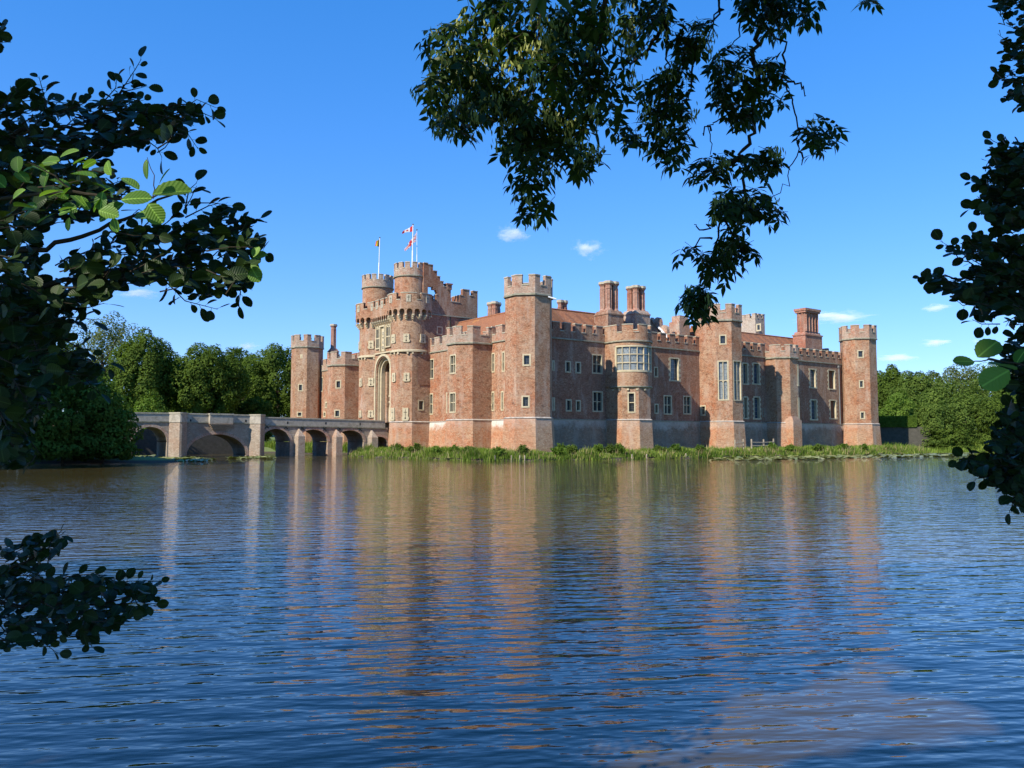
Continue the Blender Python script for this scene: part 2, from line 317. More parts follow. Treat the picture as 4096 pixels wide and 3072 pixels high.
class Face:                               # a flat upright wall face, p0 -> p1 seen from outside left to right
    def __init__(s, p0, p1):
        s.p0 = Vector(p0); s.p1 = Vector(p1); s.d = (s.p1 - s.p0); s.L = s.d.length; s.d.normalize()
        s.n = Vector((s.d.y, -s.d.x)); s.holes = []
    def px(s, x, y):
        d = ray(x, y); t = s.p0.dot(s.n) / (d.x * s.n.x + d.y * s.n.y)
        q = Vector((d.x * t, d.y * t)); return (q - s.p0).dot(s.d), CAMH + d.z * t
    def P(s, a, z, o=0.0):
        q = s.p0 + s.d * a + s.n * o; return (q.x, q.y, z)
    def rect(s, n, x0, y0, x1, y1):
        xm, ym = (x0 + x1) / 2, (y0 + y1) / 2
        a0 = s.px(*px(n, x0, ym))[0]; a1 = s.px(*px(n, x1, ym))[0]
        zt = s.px(*px(n, xm, y0))[1]; zb = s.px(*px(n, xm, y1))[1]
        return a0, zb, a1, zt
    def box(s, mb, a0, a1, z0, z1, o0, o1, m=0):
        c = Vector(s.P((a0 + a1) / 2, (z0 + z1) / 2, (o0 + o1) / 2))
        mb.obox(c, Vector((s.d.x, s.d.y, 0)) * (a1 - a0) / 2, Vector((s.n.x, s.n.y, 0)) * -(o1 - o0) / 2 * -1, Vector((0, 0, (z1 - z0) / 2)), m)
    def wall(s, mb, z0, z1, m=0, depth=.32, off=0.0, a0=0.0, a1=None):
        a1 = s.L if a1 is None else a1
        H = [h for h in s.holes if h[1] < z1 and h[3] > z0]
        A = sorted(set([a0, a1] + [min(max(x, a0), a1) for h in H for x in (h[0], h[2])])); Z = sorted(set([z0, z1] + [min(max(z, z0), z1) for h in H for z in (h[1], h[3])]))
        for i in range(len(A) - 1):
            for j in range(len(Z) - 1):
                ca, cz = (A[i] + A[i + 1]) / 2, (Z[j] + Z[j + 1]) / 2
                if any(h[0] < ca < h[2] and h[1] < cz < h[3] for h in H): continue
                pts = [s.P(A[i], Z[j], off), s.P(A[i + 1], Z[j], off), s.P(A[i + 1], Z[j + 1], off), s.P(A[i], Z[j + 1], off)]
                mb.quad(pts, m)
        for h in H:
            x0, y0, x1, y1 = h; e = -depth
            mb.quad([s.P(x0, y0, 0), s.P(x0, y0, e), s.P(x0, y1, e), s.P(x0, y1, 0)], m)
            mb.quad([s.P(x1, y0, e), s.P(x1, y0, 0), s.P(x1, y1, 0), s.P(x1, y1, e)], m)
            mb.quad([s.P(x0, y1, 0), s.P(x0, y1, e), s.P(x1, y1, e), s.P(x1, y1, 0)], m)
            mb.quad([s.P(x0, y0, e), s.P(x0, y0, 0), s.P(x1, y0, 0), s.P(x1, y0, e)], m)
    def window(s, rc, lights=1, tiers=1, fw=.15, glass=GLASS, arch=False, depth=.3, quoin=False, fill=None, mull=.09):
        a0, z0, a1, z1 = rc
        a0 = max(a0, .06); a1 = min(a1, s.L - .06)
        s.holes.append((a0, z0, a1, z1))
        g = MB(); pd = -depth + .06
        g.quad([s.P(a0, z0, pd), s.P(a1, z0, pd), s.P(a1, z1, pd), s.P(a0, z1, pd)], 0, uv=[(0, 0), (a1 - a0, 0), (a1 - a0, z1 - z0), (0, z1 - z0)])
        pane = part(g, 'window', [fill or glass])
        f = MB(); i0, i1, j0, j1 = a0 + fw, a1 - fw, z0 + fw, z1 - fw
        pr = .025
        s.box(f, a0, i0, z0, z1, -depth + .02, pr); s.box(f, i1, a1, z0, z1, -depth + .02, pr)
        s.box(f, i0, i1, j1, z1, -depth + .02, pr); s.box(f, i0, i1, z0, j0, -depth + .02, pr + .04)
        if quoin:
            k = 0; z = z0
            while z < z1 - .1:
                zz = min(z + .32, z1)
                if k % 2 == 0:
                    s.box(f, a0 - .2, a0 - .003, z, zz, -.05, pr - .005); s.box(f, a1 + .003, a1 + .2, z, zz, -.05, pr - .005)
                z = zz; k += 1
        for t in range(1, lights):
            x = i0 + (i1 - i0) * t / lights; s.box(f, x - mull / 2, x + mull / 2, j0, j1, -depth + .04, -.06)
        ds = -depth + .07
        for t in range(1, tiers):
            z = j0 + (j1 - j0) * t / tiers
            for q in range(lights):
                xa = i0 + (i1 - i0) * q / lights + (mull / 2 if q else 0); xb = i0 + (i1 - i0) * (q + 1) / lights - (mull / 2 if q < lights - 1 else 0)
                s.box(f, xa, xb, z - mull / 2, z + mull / 2, ds - .02, -.08)
        if arch:
            for t in range(tiers):
                zt = j1 if t == tiers - 1 else j0 + (j1 - j0) * (t + 1) / tiers - mull / 2
                for q in range(lights):
                    xa = i0 + (i1 - i0) * q / lights + (mull / 2 if q else 0); xb = i0 + (i1 - i0) * (q + 1) / lights - (mull / 2 if q < lights - 1 else 0)
                    r = (xb - xa) / 2; xm = (xa + xb) / 2
                    for sd in (-1, 1):
                        for k in range(4):
                            t0 = math.pi / 2 * k / 4; t1 = math.pi / 2 * (k + 1) / 4
                            f.quad([s.P(xm + sd * r * math.cos(t0), zt - r + r * math.sin(t0), -.1), s.P(xm + sd * r, zt, -.1), s.P(xm + sd * r * math.cos(t1), zt - r + r * math.sin(t1), -.1)][::sd])
        fr = part(f, 'frame', [STONE], pane)
        return pane

def ring(cx, n, r, rot=0.0):              # ccw outline; octagons by apothem
    return [(cx.x + r * math.cos(rot + 2 * math.pi * k / n), cx.y + r * math.sin(rot + 2 * math.pi * k / n)) for k in range(n)]
ROT8 = math.atan2(DV.y, DV.x) + math.pi / 8
EXT = [None]
def octo(c, a):                           # octagon; on the curtain walls its back runs on into the wall
    o = ring(c, 8, a / math.cos(math.pi / 8), ROT8)
    if EXT[0] is None: return o
    e, k = EXT[0]; return [(x + e.x * k, y + e.y * k) if (Vector((x, y)) - c).dot(e) > 0 else (x, y) for x, y in o]

def battlements(path, z0, zc, zt, gaps, th=.35, closed=True, mcap=.11, over=.05):
    """crenellated wall along path (ccw outline); gaps: per edge list of (t0,t1) fractions left low. returns brick MB, cap MB"""
    n = len(path); P = [Vector(p) for p in path]; w_, c_ = MB(), MB()
    ne = n if closed else n - 1
    def nrm(i):
        d = (P[(i + 1) % n] - P[i]).normalized(); return Vector((d.y, -d.x))
    def off(i, k):
        if not closed and (i == 0 or i == n - 1):
            return P[i] - nrm(0 if i == 0 else n - 2) * k
        a, b_ = nrm((i - 1) % n), nrm(i % n); m_ = (a + b_).normalized(); return P[i % n] - m_ * (k / max(.3, m_.dot(a)))
    for i in range(ne):
        j = (i + 1) % n
        A, B, Ai, Bi = P[i], P[j], off(i, th), off(j, th)
        Ao, Bo, Ak, Bk = off(i, -over), off(j, -over), off(i, th + over), off(j, th + over)
        G = gaps[i] if i < len(gaps) else []
        cuts = sorted(set([0, 1] + [t for g in G for t in g]))
        for a, b_ in zip(cuts, cuts[1:]):
            low = any(g[0] < (a + b_) / 2 < g[1] for g in G); top = zc if low else zt
            q = [A.lerp(B, a), A.lerp(B, b_), Ai.lerp(Bi, b_), Ai.lerp(Bi, a)]
            w_.prism([tuple(x) for x in q], z0, top)
            e = .03 / max(.05, (B - A).length) if not low else 0
            a2, b2 = (a - e if a > 0 else a), (b_ + e if b_ < 1 else b_)
            q2 = [Ao.lerp(Bo, a2), Ao.lerp(Bo, b2), Ak.lerp(Bk, b2), Ak.lerp(Bk, a2)]
            if low: q2 = [Ao.lerp(Bo, a + .001), Ao.lerp(Bo, b_ - .001), Ak.lerp(Bk, b_ - .001), Ak.lerp(Bk, a + .001)]
            c_.prism([tuple(x) for x in q2], top + .004, top + mcap, bottom=True)
    return w_, c_
def ringx(cx, n, r, k=1.3): return [(x + DU.x * k, y + DU.y * k) if (Vector((x, y)) - cx).dot(DU) > 0 else (x, y) for x, y in ring(cx, n, r)]
def outline_band(poly_out, poly_in, z0, z1, mb, slope=.06):
    n = len(poly_out)
    for i in range(n):
        j = (i + 1) % n; a, b_, c, d = poly_out[i], poly_out[j], poly_in[j], poly_in[i]
        mb.quad([(a[0], a[1], z0), (b_[0], b_[1], z0), (b_[0], b_[1], z1), (a[0], a[1], z1)])
        mb.quad([(a[0], a[1], z1), (b_[0], b_[1], z1), (c[0], c[1], z1 + slope), (d[0], d[1], z1 + slope)])
        mb.quad([(d[0], d[1], z0), (c[0], c[1], z0), (b_[0], b_[1], z0), (a[0], a[1], z0)])
ZB, ZP = -.2, 4.22                        # foot of the walls, top of the plinth

def oct_faces(c, a):
    o = octo(c, a); return [Face(o[k], o[(k + 1) % 8]) for k in range(8)]
def face_dir(fs, d):                      # the face whose normal is nearest to d
    d = Vector(d).normalized(); return max(fs, key=lambda f: f.n.dot(d))
def tower(u, v, a, z_s, z_c, z_t, name='corner_tower', wins=(), bricks=None, splay=.38, lip=.1, gw=.17, plinth=PLINTH_T, ext=None):
    EXT[0] = ext; c = W(u, v); fs = oct_faces(c, a)
    for (fd, n_, rc, kw) in wins:
        f = face_dir(fs, {'S': -DV, 'SE': -DU - DV, 'E': -DU}[fd]); f.window(f.rect(n_, *rc), **kw)
    mb = MB()
    for f in fs: f.wall(mb, ZP + .1, z_s + .1)
    body = part(mb, name, [bricks or BRICK])
    pl = MB(); pl.prism(octo(c, a + splay), ZB, ZP, 0, poly1=octo(c, a + .13)); part(pl, 'plinth', [plinth], body)
    wc = MB(); wc.prism(octo(c, a + .2), ZP + .003, ZP + .13, 0, bottom=True, poly1=octo(c, a + .03)); part(wc, 'plinth_course', [WASHCAP], body)
    st = MB(); outline_band(octo(c, a + lip + .07), octo(c, a + lip - .01), z_s, z_s + .16, st); part(st, 'string_course', [STRING], body)
    o = octo(c, a + lip); w_, c_ = battlements(o, z_s + .16, z_c - .1, z_t - .1, [[(.5 - gw, .5 + gw)]] * 8)
    bt = part(w_, 'battlements', [BRICK_TOP], body); part(c_, 'coping', [CAP], body)
    d = MB(); d.quad([(p[0], p[1], z_s + .3) for p in octo(c, a - .2)]); part(d, 'tower_deck', [LEAD], body)
    return body, c, fs

sash = dict(glass=SASH, quoin=True, depth=.42, fw=.16)
tower(0, 0, 2.35, 16.85, 17.95, 19.0, wins=[
    ('SE', 3, (808, 758, 878, 858), {}), ('SE', 3, (800, 1103, 868, 1204), {})])
tower(60.9, 0, 2.35, 16.95, 18.1, 19.1, wins=[
    ('SE', 2, (226, 578, 274, 652), {}), ('SE', 2, (215, 852, 267, 902), {}), ('SE', 2, (248, 288, 272, 328), dict(fw=.2))])
tower(0, 30.9, 2.35, 16.8, 17.9, 18.98, name='mid_tower', ext=(DU, 1.2), wins=[
    ('SE', 6, (418, 446, 488, 542), {}), ('SE', 6, (405, 692, 510, 1072), dict(lights=2, tiers=2, arch=True, glass=GLASS_B)),
    ('E', 6, (553, 692, 630, 1075), dict(lights=2, tiers=2, arch=True, glass=GLASS_B)), ('S', 5, (2058, 698, 2130, 832), {})])
tower(0, 62, 2.35, 16.75, 17.85, 18.9, wins=[
    ('SE', 6, (1728, 592, 1790, 668), {}), ('SE', 6, (1743, 877, 1792, 953), {}), ('SE', 6, (1753, 1175, 1802, 1248), {})])
tower(60.9, 62, 2.35, 16.8, 17.9, 18.95)
tower(11.6, 0, 2.3, 12.92, 14.0, 14.98, name='mid_turret', ext=(DV, 1.2), wins=[
    ('S', 3, (206, 762, 261, 924), dict(lights=2, tiers=2)), ('S', 3, (203, 1076, 261, 1247), dict(lights=2, tiers=2))])
tower(46.1, 0, 2.3, 12.9, 14.0, 15.0, name='mid_turret', ext=(DV, 1.2), wins=[
    ('SE', 2, (595, 542, 650, 625), {}), ('SE', 2, (583, 832, 640, 908), {})])
tower(.9, 44.2, 2.15, 12.97, 14.0, 14.87, name='mid_turret', ext=(DU, 1.2), wins=[
    ('E', 6, (1166, 732, 1242, 938), sash), ('E', 6, (1174, 1042, 1247, 1258), sash)])

# bow tower: half octagon below, round oriel above
EXT[0] = (DU, 1.3); c = W(0, 14.75); fs = oct_faces(c, 2.25)
f = face_dir(fs, -DU - DV); f.window(f.rect(5, 1138, 532, 1238, 795), tiers=2)
mb = MB()
for f in fs: f.wall(mb, ZP + .1, 9.3)
bow = part(mb, 'bow_tower', [BRICK])
pl = MB(); pl.prism(octo(c, 2.6), ZB, ZP, poly1=octo(c, 2.37)); part(pl, 'plinth', [PLINTH_T], bow)
wc = MB(); wc.prism(octo(c, 2.45), ZP + .003, ZP + .13, bottom=True, poly1=octo(c, 2.28)); part(wc, 'plinth_course', [WASHCAP], bow)
zc0, zw0, zw1, zs = 7.95, 9.75, 12.62, 13.1
rr = 2.42
mb = MB(); mb.prism(ring(c, 40, rr - .35), zc0 - .35, zc0, poly1=ring(c, 40, rr + .1), bottom=True); mb.prism(ring(c, 40, rr + .1), zc0 + .002, zc0 + .12); part(mb, 'corbel_course', [STRING], bow)
mb = MB(); mb.prism(ringx(c, 40, rr), zc0 + .12, zw0); mb.prism(ringx(c, 40, rr), zw1, zs); part(mb, 'oriel_wall', [BRICK], bow)
mb = MB()
for k in range(5):
    t = math.atan2(-DV.y - DU.y * .8, -DV.x - DU.x * .8) + R(-50 + 25 * k); q = Vector((math.cos(t), math.sin(t), 0))
    mb.obox(Vector((c.x, c.y, zc0 - .28)) + q * (rr - .1), q * .13, Vector((-q.y, q.x, 0)) * .12, Vector((0, 0, .1)))
part(mb, 'corbels', [STONE], bow)
t_mid = math.atan2(-DU.y * 1.0 - DV.y * .75, -DU.x * 1.0 - DV.x * .75); t0, t1 = t_mid - R(50), t_mid + R(74)
mb = MB(); NL = 6
for k in range(NL * 4):
    a, b_ = t0 + (t1 - t0) * k / (NL * 4), t0 + (t1 - t0) * (k + 1) / (NL * 4); r = rr - .16
    mb.quad([(c.x + r * math.cos(a), c.y + r * math.sin(a), zw0), (c.x + r * math.cos(b_), c.y + r * math.sin(b_), zw0), (c.x + r * math.cos(b_), c.y + r * math.sin(b_), zw1), (c.x + r * math.cos(a), c.y + r * math.sin(a), zw1)],
            uv=[(a * r, zw0), (b_ * r, zw0), (b_ * r, zw1), (a * r, zw1)])
EXT[0] = None
bw = part(mb, 'bow_window', [GLASS_B])
mb = MB()
def arc_band(mb, c, r0, r1, ta, tb, z0, z1, n=24, m=0):
    for k in range(n):
        a, b_ = ta + (tb - ta) * k / n, ta + (tb - ta) * (k + 1) / n
        q = [(c.x + r * math.cos(x), c.y + r * math.sin(x)) for r, x in ((r1, a), (r1, b_), (r0, b_), (r0, a))]
        mb.prism(q, z0, z1, m, bottom=True)
arc_band(mb, c, rr - .3, rr + .05, t0, t1, zw0 - .1, zw0 + .12); arc_band(mb, c, rr - .3, rr + .04, t0, t1, zw1 - .12, zw1 + .06)
for t in (1, 2): z = zw0 + (zw1 - zw0) * t / 3; arc_band(mb, c, rr - .2, rr - .04, t0, t1, z - .055, z + .055)
for k in range(NL + 1):
    t = t0 + (t1 - t0) * k / NL; h = (.26 if k in (0, NL) else .075) / rr; arc_band(mb, c, rr - .22, rr + (.02 if k in (0, NL) else 0), t - h / 2, t + h / 2, zw0 + .12, zw1 - .12, 2)
part(mb, 'frame', [STONE], bw)
mb = MB(); arc_band(mb, c, rr - .34, rr - .005, t1 + .1, t0 + 2 * math.pi - .1, zw0, zw1, 20)
for sg in (-1, 1):
    q = [tuple(W(-.05, 14.75 + sg * (rr - .02))), tuple(W(1.75, 14.75 + sg * (rr - .02))), tuple(W(1.75, 14.75 + sg * (rr - .3))), tuple(W(-.05, 14.75 + sg * (rr - .3)))]
    ar = sum(q[i][0] * q[(i + 1) % 4][1] - q[(i + 1) % 4][0] * q[i][1] for i in range(4)); mb.prism(q if ar > 0 else q[::-1], zw0, zw1)
part(mb, 'oriel_jamb', [BRICK], bow)
po = ringx(c, 48, rr + .06)
st = MB(); outline_band(ringx(c, 48, rr + .16), ringx(c, 48, rr + .02), zs, zs + .13, st); part(st, 'string_course', [STRING], bow)
w_, c_ = battlements(po, zs + .13, 14.15, 15.0, [([(0, 1)] if k % 6 in (0, 1) else []) for k in range(48)], over=.05)
part(w_, 'battlements', [BRICK], bow); part(c_, 'coping', [CAP], bow)

EXT[0] = None
# curtain walls
def curtain(pa, pb, wins, z_s=13.15, z_c=14.15, z_t=15.1, period=1.6, gap=.6, plinth=PLINTH, name='curtain_wall', start=.25, back=0):
    f = Face(pa, pb)
    for (n_, rc, kw) in wins: f.window(f.rect(n_, *rc), **kw)
    mb = MB(); f.wall(mb, ZP + .06, z_s + .1, depth=.5); body = part(mb, name, [BRICK_DK if period < 1.8 else BRICK])
    A0, A1 = f.P(0, 0, .42), f.P(f.L, 0, .42); B0, B1_ = f.P(0, 0, .1), f.P(f.L, 0, .1)
    pl = MB(); pl.quad([(A0[0], A0[1], ZB), (A1[0], A1[1], ZB), (B1_[0], B1_[1], ZP), (B0[0], B0[1], ZP)]); part(pl, 'plinth', [plinth], body)
    wc = MB(); f.box(wc, 0, f.L, ZP + .003, ZP + .09, -.1, .17); part(wc, 'plinth_course', [WASHCAP if plinth is PLINTH else STRING], body)
    st = MB(); f.box(st, 0, f.L, z_s, z_s + .15, -.1, .13); part(st, 'string_course', [STRING], body)
    G = []; s = start
    while s < f.L - gap * .6: G.append((s / f.L, min(1, (s + gap) / f.L))); s += period
    p0, p1 = f.P(0, 0, .05), f.P(f.L, 0, .05)
    w_, c_ = battlements([p0[:2], p1[:2]], z_s + .15, z_c - .1, z_t - .1, [G], th=.4, closed=False)
    part(w_, 'battlements', [BRICK_TOP if period > 1.8 else BRICK_DK], body); part(c_, 'coping', [CAP], body)
    return body
SV = 1.7; EU = 1.7
curtain(W(9.4, SV), W(1.2, SV), [(3, (538, 750, 579, 914), dict(lights=1, tiers=2)), (3, (638, 738, 662, 908), dict(tiers=2)), (3, (473, 1105, 499, 1192), dict(fw=.2)), (3, (537, 1070, 576, 1233), dict(tiers=2)), (3, (630, 1066, 653, 1230), dict(tiers=2))], period=2.0, gap=.7)
curtain(W(23.6, SV), W(13.8, SV), [(3, (40, 798, 74, 968), dict(tiers=2)), (3, (33, 1085, 67, 1263), dict(tiers=2)), (3, (178, 1076, 201, 1250), dict(tiers=2))], period=2.0, gap=.7, start=.6)
curtain(W(44, SV), W(37.4, SV), [(2, (748, 760, 777, 912), dict(tiers=2))], period=2.0, gap=.7)
curtain(W(59.2, SV), W(48.2, SV), [(2, (445, 510, 472, 657), dict(tiers=2)), (2, (493, 754, 514, 818), dict(fw=.2)), (2, (475, 850, 499, 908), dict(fw=.2))], period=2.0, gap=.7)
curtain(W(EU, 1.2), W(EU, 12.6), [(5, (183, 130, 217, 262), {}), (5, (185, 598, 220, 768), {}), (5, (348, 138, 422, 287), {}), (5, (478, 148, 550, 297), {}), (5, (688, 53, 822, 303), dict(lights=2, tiers=2)),
    (5, (356, 622, 432, 778), {}), (5, (483, 632, 547, 778), {}), (5, (695, 520, 828, 785), dict(lights=2, tiers=2))], plinth=PLINTH_G, start=1.2)
curtain(W(EU, 16.9), W(EU, 28.8), [(5, (1473, 212, 1525, 348), {}), (5, (1672, 95, 1792, 398), dict(sash, quoin=True)), (5, (1478, 678, 1530, 808), {}), (5, (1593, 572, 1700, 818), dict(lights=2, tiers=2)), (5, (1841, 578, 1943, 816), dict(lights=2, tiers=2))], plinth=PLINTH_G, start=.8)
curtain(W(EU, 33), W(EU, 42.3), [(6, (640, 712, 692, 922), sash), (6, (738, 712, 803, 922), sash), (6, (900, 738, 968, 936), dict(sash, fill=BOARD)), (6, (650, 1032, 692, 1248), sash), (6, (745, 1032, 808, 1252), sash), (6, (915, 1042, 982, 1257), dict(sash, fill=None))], plinth=PLINTH_G, start=.9)
curtain(W(EU, 46.1), W(EU, 60.2), [(6, (1275, 768, 1337, 957), sash), (6, (1452, 778, 1520, 970), dict(sash, fill=BOARD)), (6, (1284, 1060, 1347, 1260), sash), (6, (1468, 1063, 1532, 1250), dict(sash, fill=BOARD))], plinth=PLINTH_G, start=.5)
curtain(W(1.2, 63.7), W(59.7, 63.7), []); curtain(W(62.6, 60.8), W(62.6, 1.2), [])

# blind brick panels between the sash windows of the far east wall
f = Face(W(EU, 33), W(EU, 42.3))
for k, rc in enumerate([(698, 738, 718, 915), (822, 842, 845, 918), (700, 1080, 722, 1240), (824, 1145, 848, 1225)]):
    a0, z0, a1, z1 = f.rect(6, *rc); mb = MB()
    s_ = .09; f.box(mb, a0, a0 + s_, z0, z1, -.05, .03); f.box(mb, a1 - s_, a1, z0, z1, -.05, .03); f.box(mb, a0 + s_, a1 - s_, z1 - s_, z1, -.05, .03); f.box(mb, a0 + s_, a1 - s_, z0, z0 + s_, -.05, .03)
    part(mb, 'blind_panel', [STRING])
# buttress foot under the little turret
c2 = W(-1.55, 43.55); mb = MB()
def uvbox(mb, u0, u1, v0, v1, z0, z1, u0b=None, v0b=None, m=0):
    p = [W(u0, v0), W(u0, v1), W(u1, v1), W(u1, v0)]; p = [tuple(x) for x in p]
    ar = sum(p[i][0] * p[(i + 1) % 4][1] - p[(i + 1) % 4][0] * p[i][1] for i in range(4))
    q = None
    if u0b is not None: q = [tuple(W(u0b, v0b)), tuple(W(u0b, v1)), tuple(W(u1, v1)), tuple(W(u1, v0b))]
    if ar < 0: p.reverse(); q = q and q[::-1]
    mb.prism(p, z0, z1, m, bottom=True, poly1=q)
uvbox(mb, -2.0, 0, 42.7, 44.6, ZB, 4.6); uvbox(mb, -1.85, 0, 42.85, 44.45, 4.605, 4.85); uvbox(mb, -1.65, 0, 43.0, 44.3, 4.855, 5.1); part(mb, 'buttress', [PLINTH_T])
# stair turret hugging the west side of the near tower
mb = MB(); mb.prism(octo(W(2.2, .9), 1.7), ZP, 14.9); mb.prism(octo(W(2.2, .9), 1.7), 14.9, 16.4, poly1=octo(W(1.6, .7), 1.2)); part(mb, 'stair_turret', [BRICK])

# ---- gatehouse
G1, G2 = (25.7, 0.0), (35.3, 0.0)
def loop_plate(n, rc, r, c, parent, extra=False):
    # stone plate with a cross slit on a round or faceted tower of radius r
    xm, ym = px(n, (rc[0] + rc[2]) / 2, (rc[1] + rc[3]) / 2)
    d = ray(xm, ym); dx = Vector((d.x, d.y)); A = dx.dot(dx); B = -2 * dx.dot(c); Cc = c.dot(c) - r * r
    disc = B * B - 4 * A * Cc
    t = (-B - math.sqrt(max(disc, 0))) / (2 * A); q = dx * t; nn = (q - c).normalized(); z = CAMH + d.z * t
    hh = (rc[3] - rc[1]) * ZO[n][2] / FPX * q.length / 2
    vis = abs(nn.dot(dx.normalized())); ww = min(.56, max(.38, (rc[2] - rc[0]) * ZO[n][2] / FPX * q.length / 2 / max(vis, .35)))
    tt = Vector((-nn.y, nn.x, 0)); n3 = Vector((nn.x, nn.y, 0)); o = Vector((q.x, q.y, z))
    mb = MB(); mb.obox(o, tt * ww, n3 * .1, Vector((0, 0, hh)))
    mb.obox(o + Vector((0, 0, -hh * .62)), tt * (ww + .09), n3 * .09, Vector((0, 0, hh * .22)))
    pl = part(mb, 'arrow_loop', [STONE], parent)
    mb = MB(); e = n3 * .055
    mb.obox(o + e * 1 + Vector((0, 0, hh * .05)), tt * .03, n3 * .052, Vector((0, 0, hh * .72)), 0)
    mb.obox(o + e * 1 + Vector((0, 0, hh * .3)), tt * ww * .55, n3 * .051, Vector((0, 0, .032)), 0)
    mb.obox(o + e * 1 + Vector((0, 0, -hh * .62)), tt * .085, n3 * .053, Vector((0, 0, .09)), 0)
    part(mb, 'slit', [IRON_SLIT], parent)  # raised black bars; the shade inside the slit is put into their colour
def gate_tower(u, v, zs_low, loops_low, loops_drum, wins):
    EXT[0] = (DV, 1.2); c = W(u, v); fs = oct_faces(c, 2.28)
    for (fd, n_, rc, kw) in wins:
        f = face_dir(fs, {'E': -DU}[fd]); f.window(f.rect(n_, *rc), **kw)
    mb = MB()
    for f in fs: f.wall(mb, ZP + .1, zs_low)
    body = part(mb, 'gate_tower', [BRICK])
    pl = MB(); pl.prism(octo(c, 2.62), ZB, ZP, poly1=octo(c, 2.4)); part(pl, 'plinth', [PLINTH_T], body)
    wc = MB(); wc.prism(octo(c, 2.48), ZP + .003, ZP + .13, bottom=True, poly1=octo(c, 2.3)); part(wc, 'plinth_course', [WASHCAP], body)
    dr = MB()
    for k in range(48):
        a, b_ = 2 * math.pi * k / 48, 2 * math.pi * (k + 1) / 48
        dr.quad([(c.x + 2.45 * math.cos(a), c.y + 2.45 * math.sin(a), zs_low + .1), (c.x + 2.45 * math.cos(b_), c.y + 2.45 * math.sin(b_), zs_low + .1), (c.x + 2.45 * math.cos(b_), c.y + 2.45 * math.sin(b_), 18.9), (c.x + 2.45 * math.cos(a), c.y + 2.45 * math.sin(a), 18.9)],
                uv=[(a * 2.45, zs_low), (b_ * 2.45, zs_low), (b_ * 2.45, 18.9), (a * 2.45, 18.9)])
    dr.quad([(p[0], p[1], zs_low + .1) for p in reversed(ring(c, 48, 2.45))])
    part(dr, 'drum', [BRICK], body)
    st = MB(); outline_band(ring(c, 48, 2.62), ring(c, 48, 2.42), zs_low - .02, zs_low + .2, st, .1); part(st, 'string_course', [STONE], body)
    cb = MB()
    for k in range(24):
        if k % 3 == 2: continue
        t = 2 * math.pi * k / 24; q = Vector((math.cos(t), math.sin(t), 0)); cb.obox(Vector((c.x, c.y, zs_low - .17)) + q * 2.4, q * .17, Vector((-q.y, q.x, 0)) * .11, Vector((0, 0, .14)))
    part(cb, 'corbels', [STONE], body)
    EXT[0] = None
    machicolation(ring_arc(c, 3.02), body, [c, 2.45])
    for rc in loops_low: loop_plate(2, rc, 2.34, c, body)
    for rc in loops_drum: loop_plate(2, rc, 2.45, c, body)
    # inner turret
    tu = MB()
    for k in range(40):
        a, b_ = 2 * math.pi * k / 40, 2 * math.pi * (k + 1) / 40; r = 2.12
        tu.quad([(c.x + r * math.cos(a), c.y + r * math.sin(a), 18.5), (c.x + r * math.cos(b_), c.y + r * math.sin(b_), 18.5), (c.x + r * math.cos(b_), c.y + r * math.sin(b_), 23.2), (c.x + r * math.cos(a), c.y + r * math.sin(a), 23.2)], uv=[(a * r, 18), (b_ * r, 18), (b_ * r, 23.2), (a * r, 23.2)])
    part(tu, 'turret', [BRICK], body)
    st = MB(); outline_band(ring(c, 40, 2.28), ring(c, 40, 2.1), 23.1, 23.24, st); part(st, 'string_course', [STRING], body)
    w_, c_ = battlements(ring(c, 42, 2.2), 23.24, 24.1, 24.85, [([(0, 1)] if k % 3 == 2 else []) for k in range(42)], over=.05, th=.4)
    part(w_, 'battlements', [BRICK_TOP], body); part(c_, 'coping', [CAP], body)
    d = MB(); d.quad([(p[0], p[1], 23.3) for p in ring(c, 30, 2.1)]); d.quad([(p[0], p[1], 18.8) for p in ring(c, 30, 2.9)]); part(d, 'tower_deck', [LEAD], body)
    return body, c
def ring_arc(c, r, n=84): return [(c.x + r * math.cos(2 * math.pi * k / n), c.y + r * math.sin(2 * math.pi * k / n)) for k in range(n + 1)]
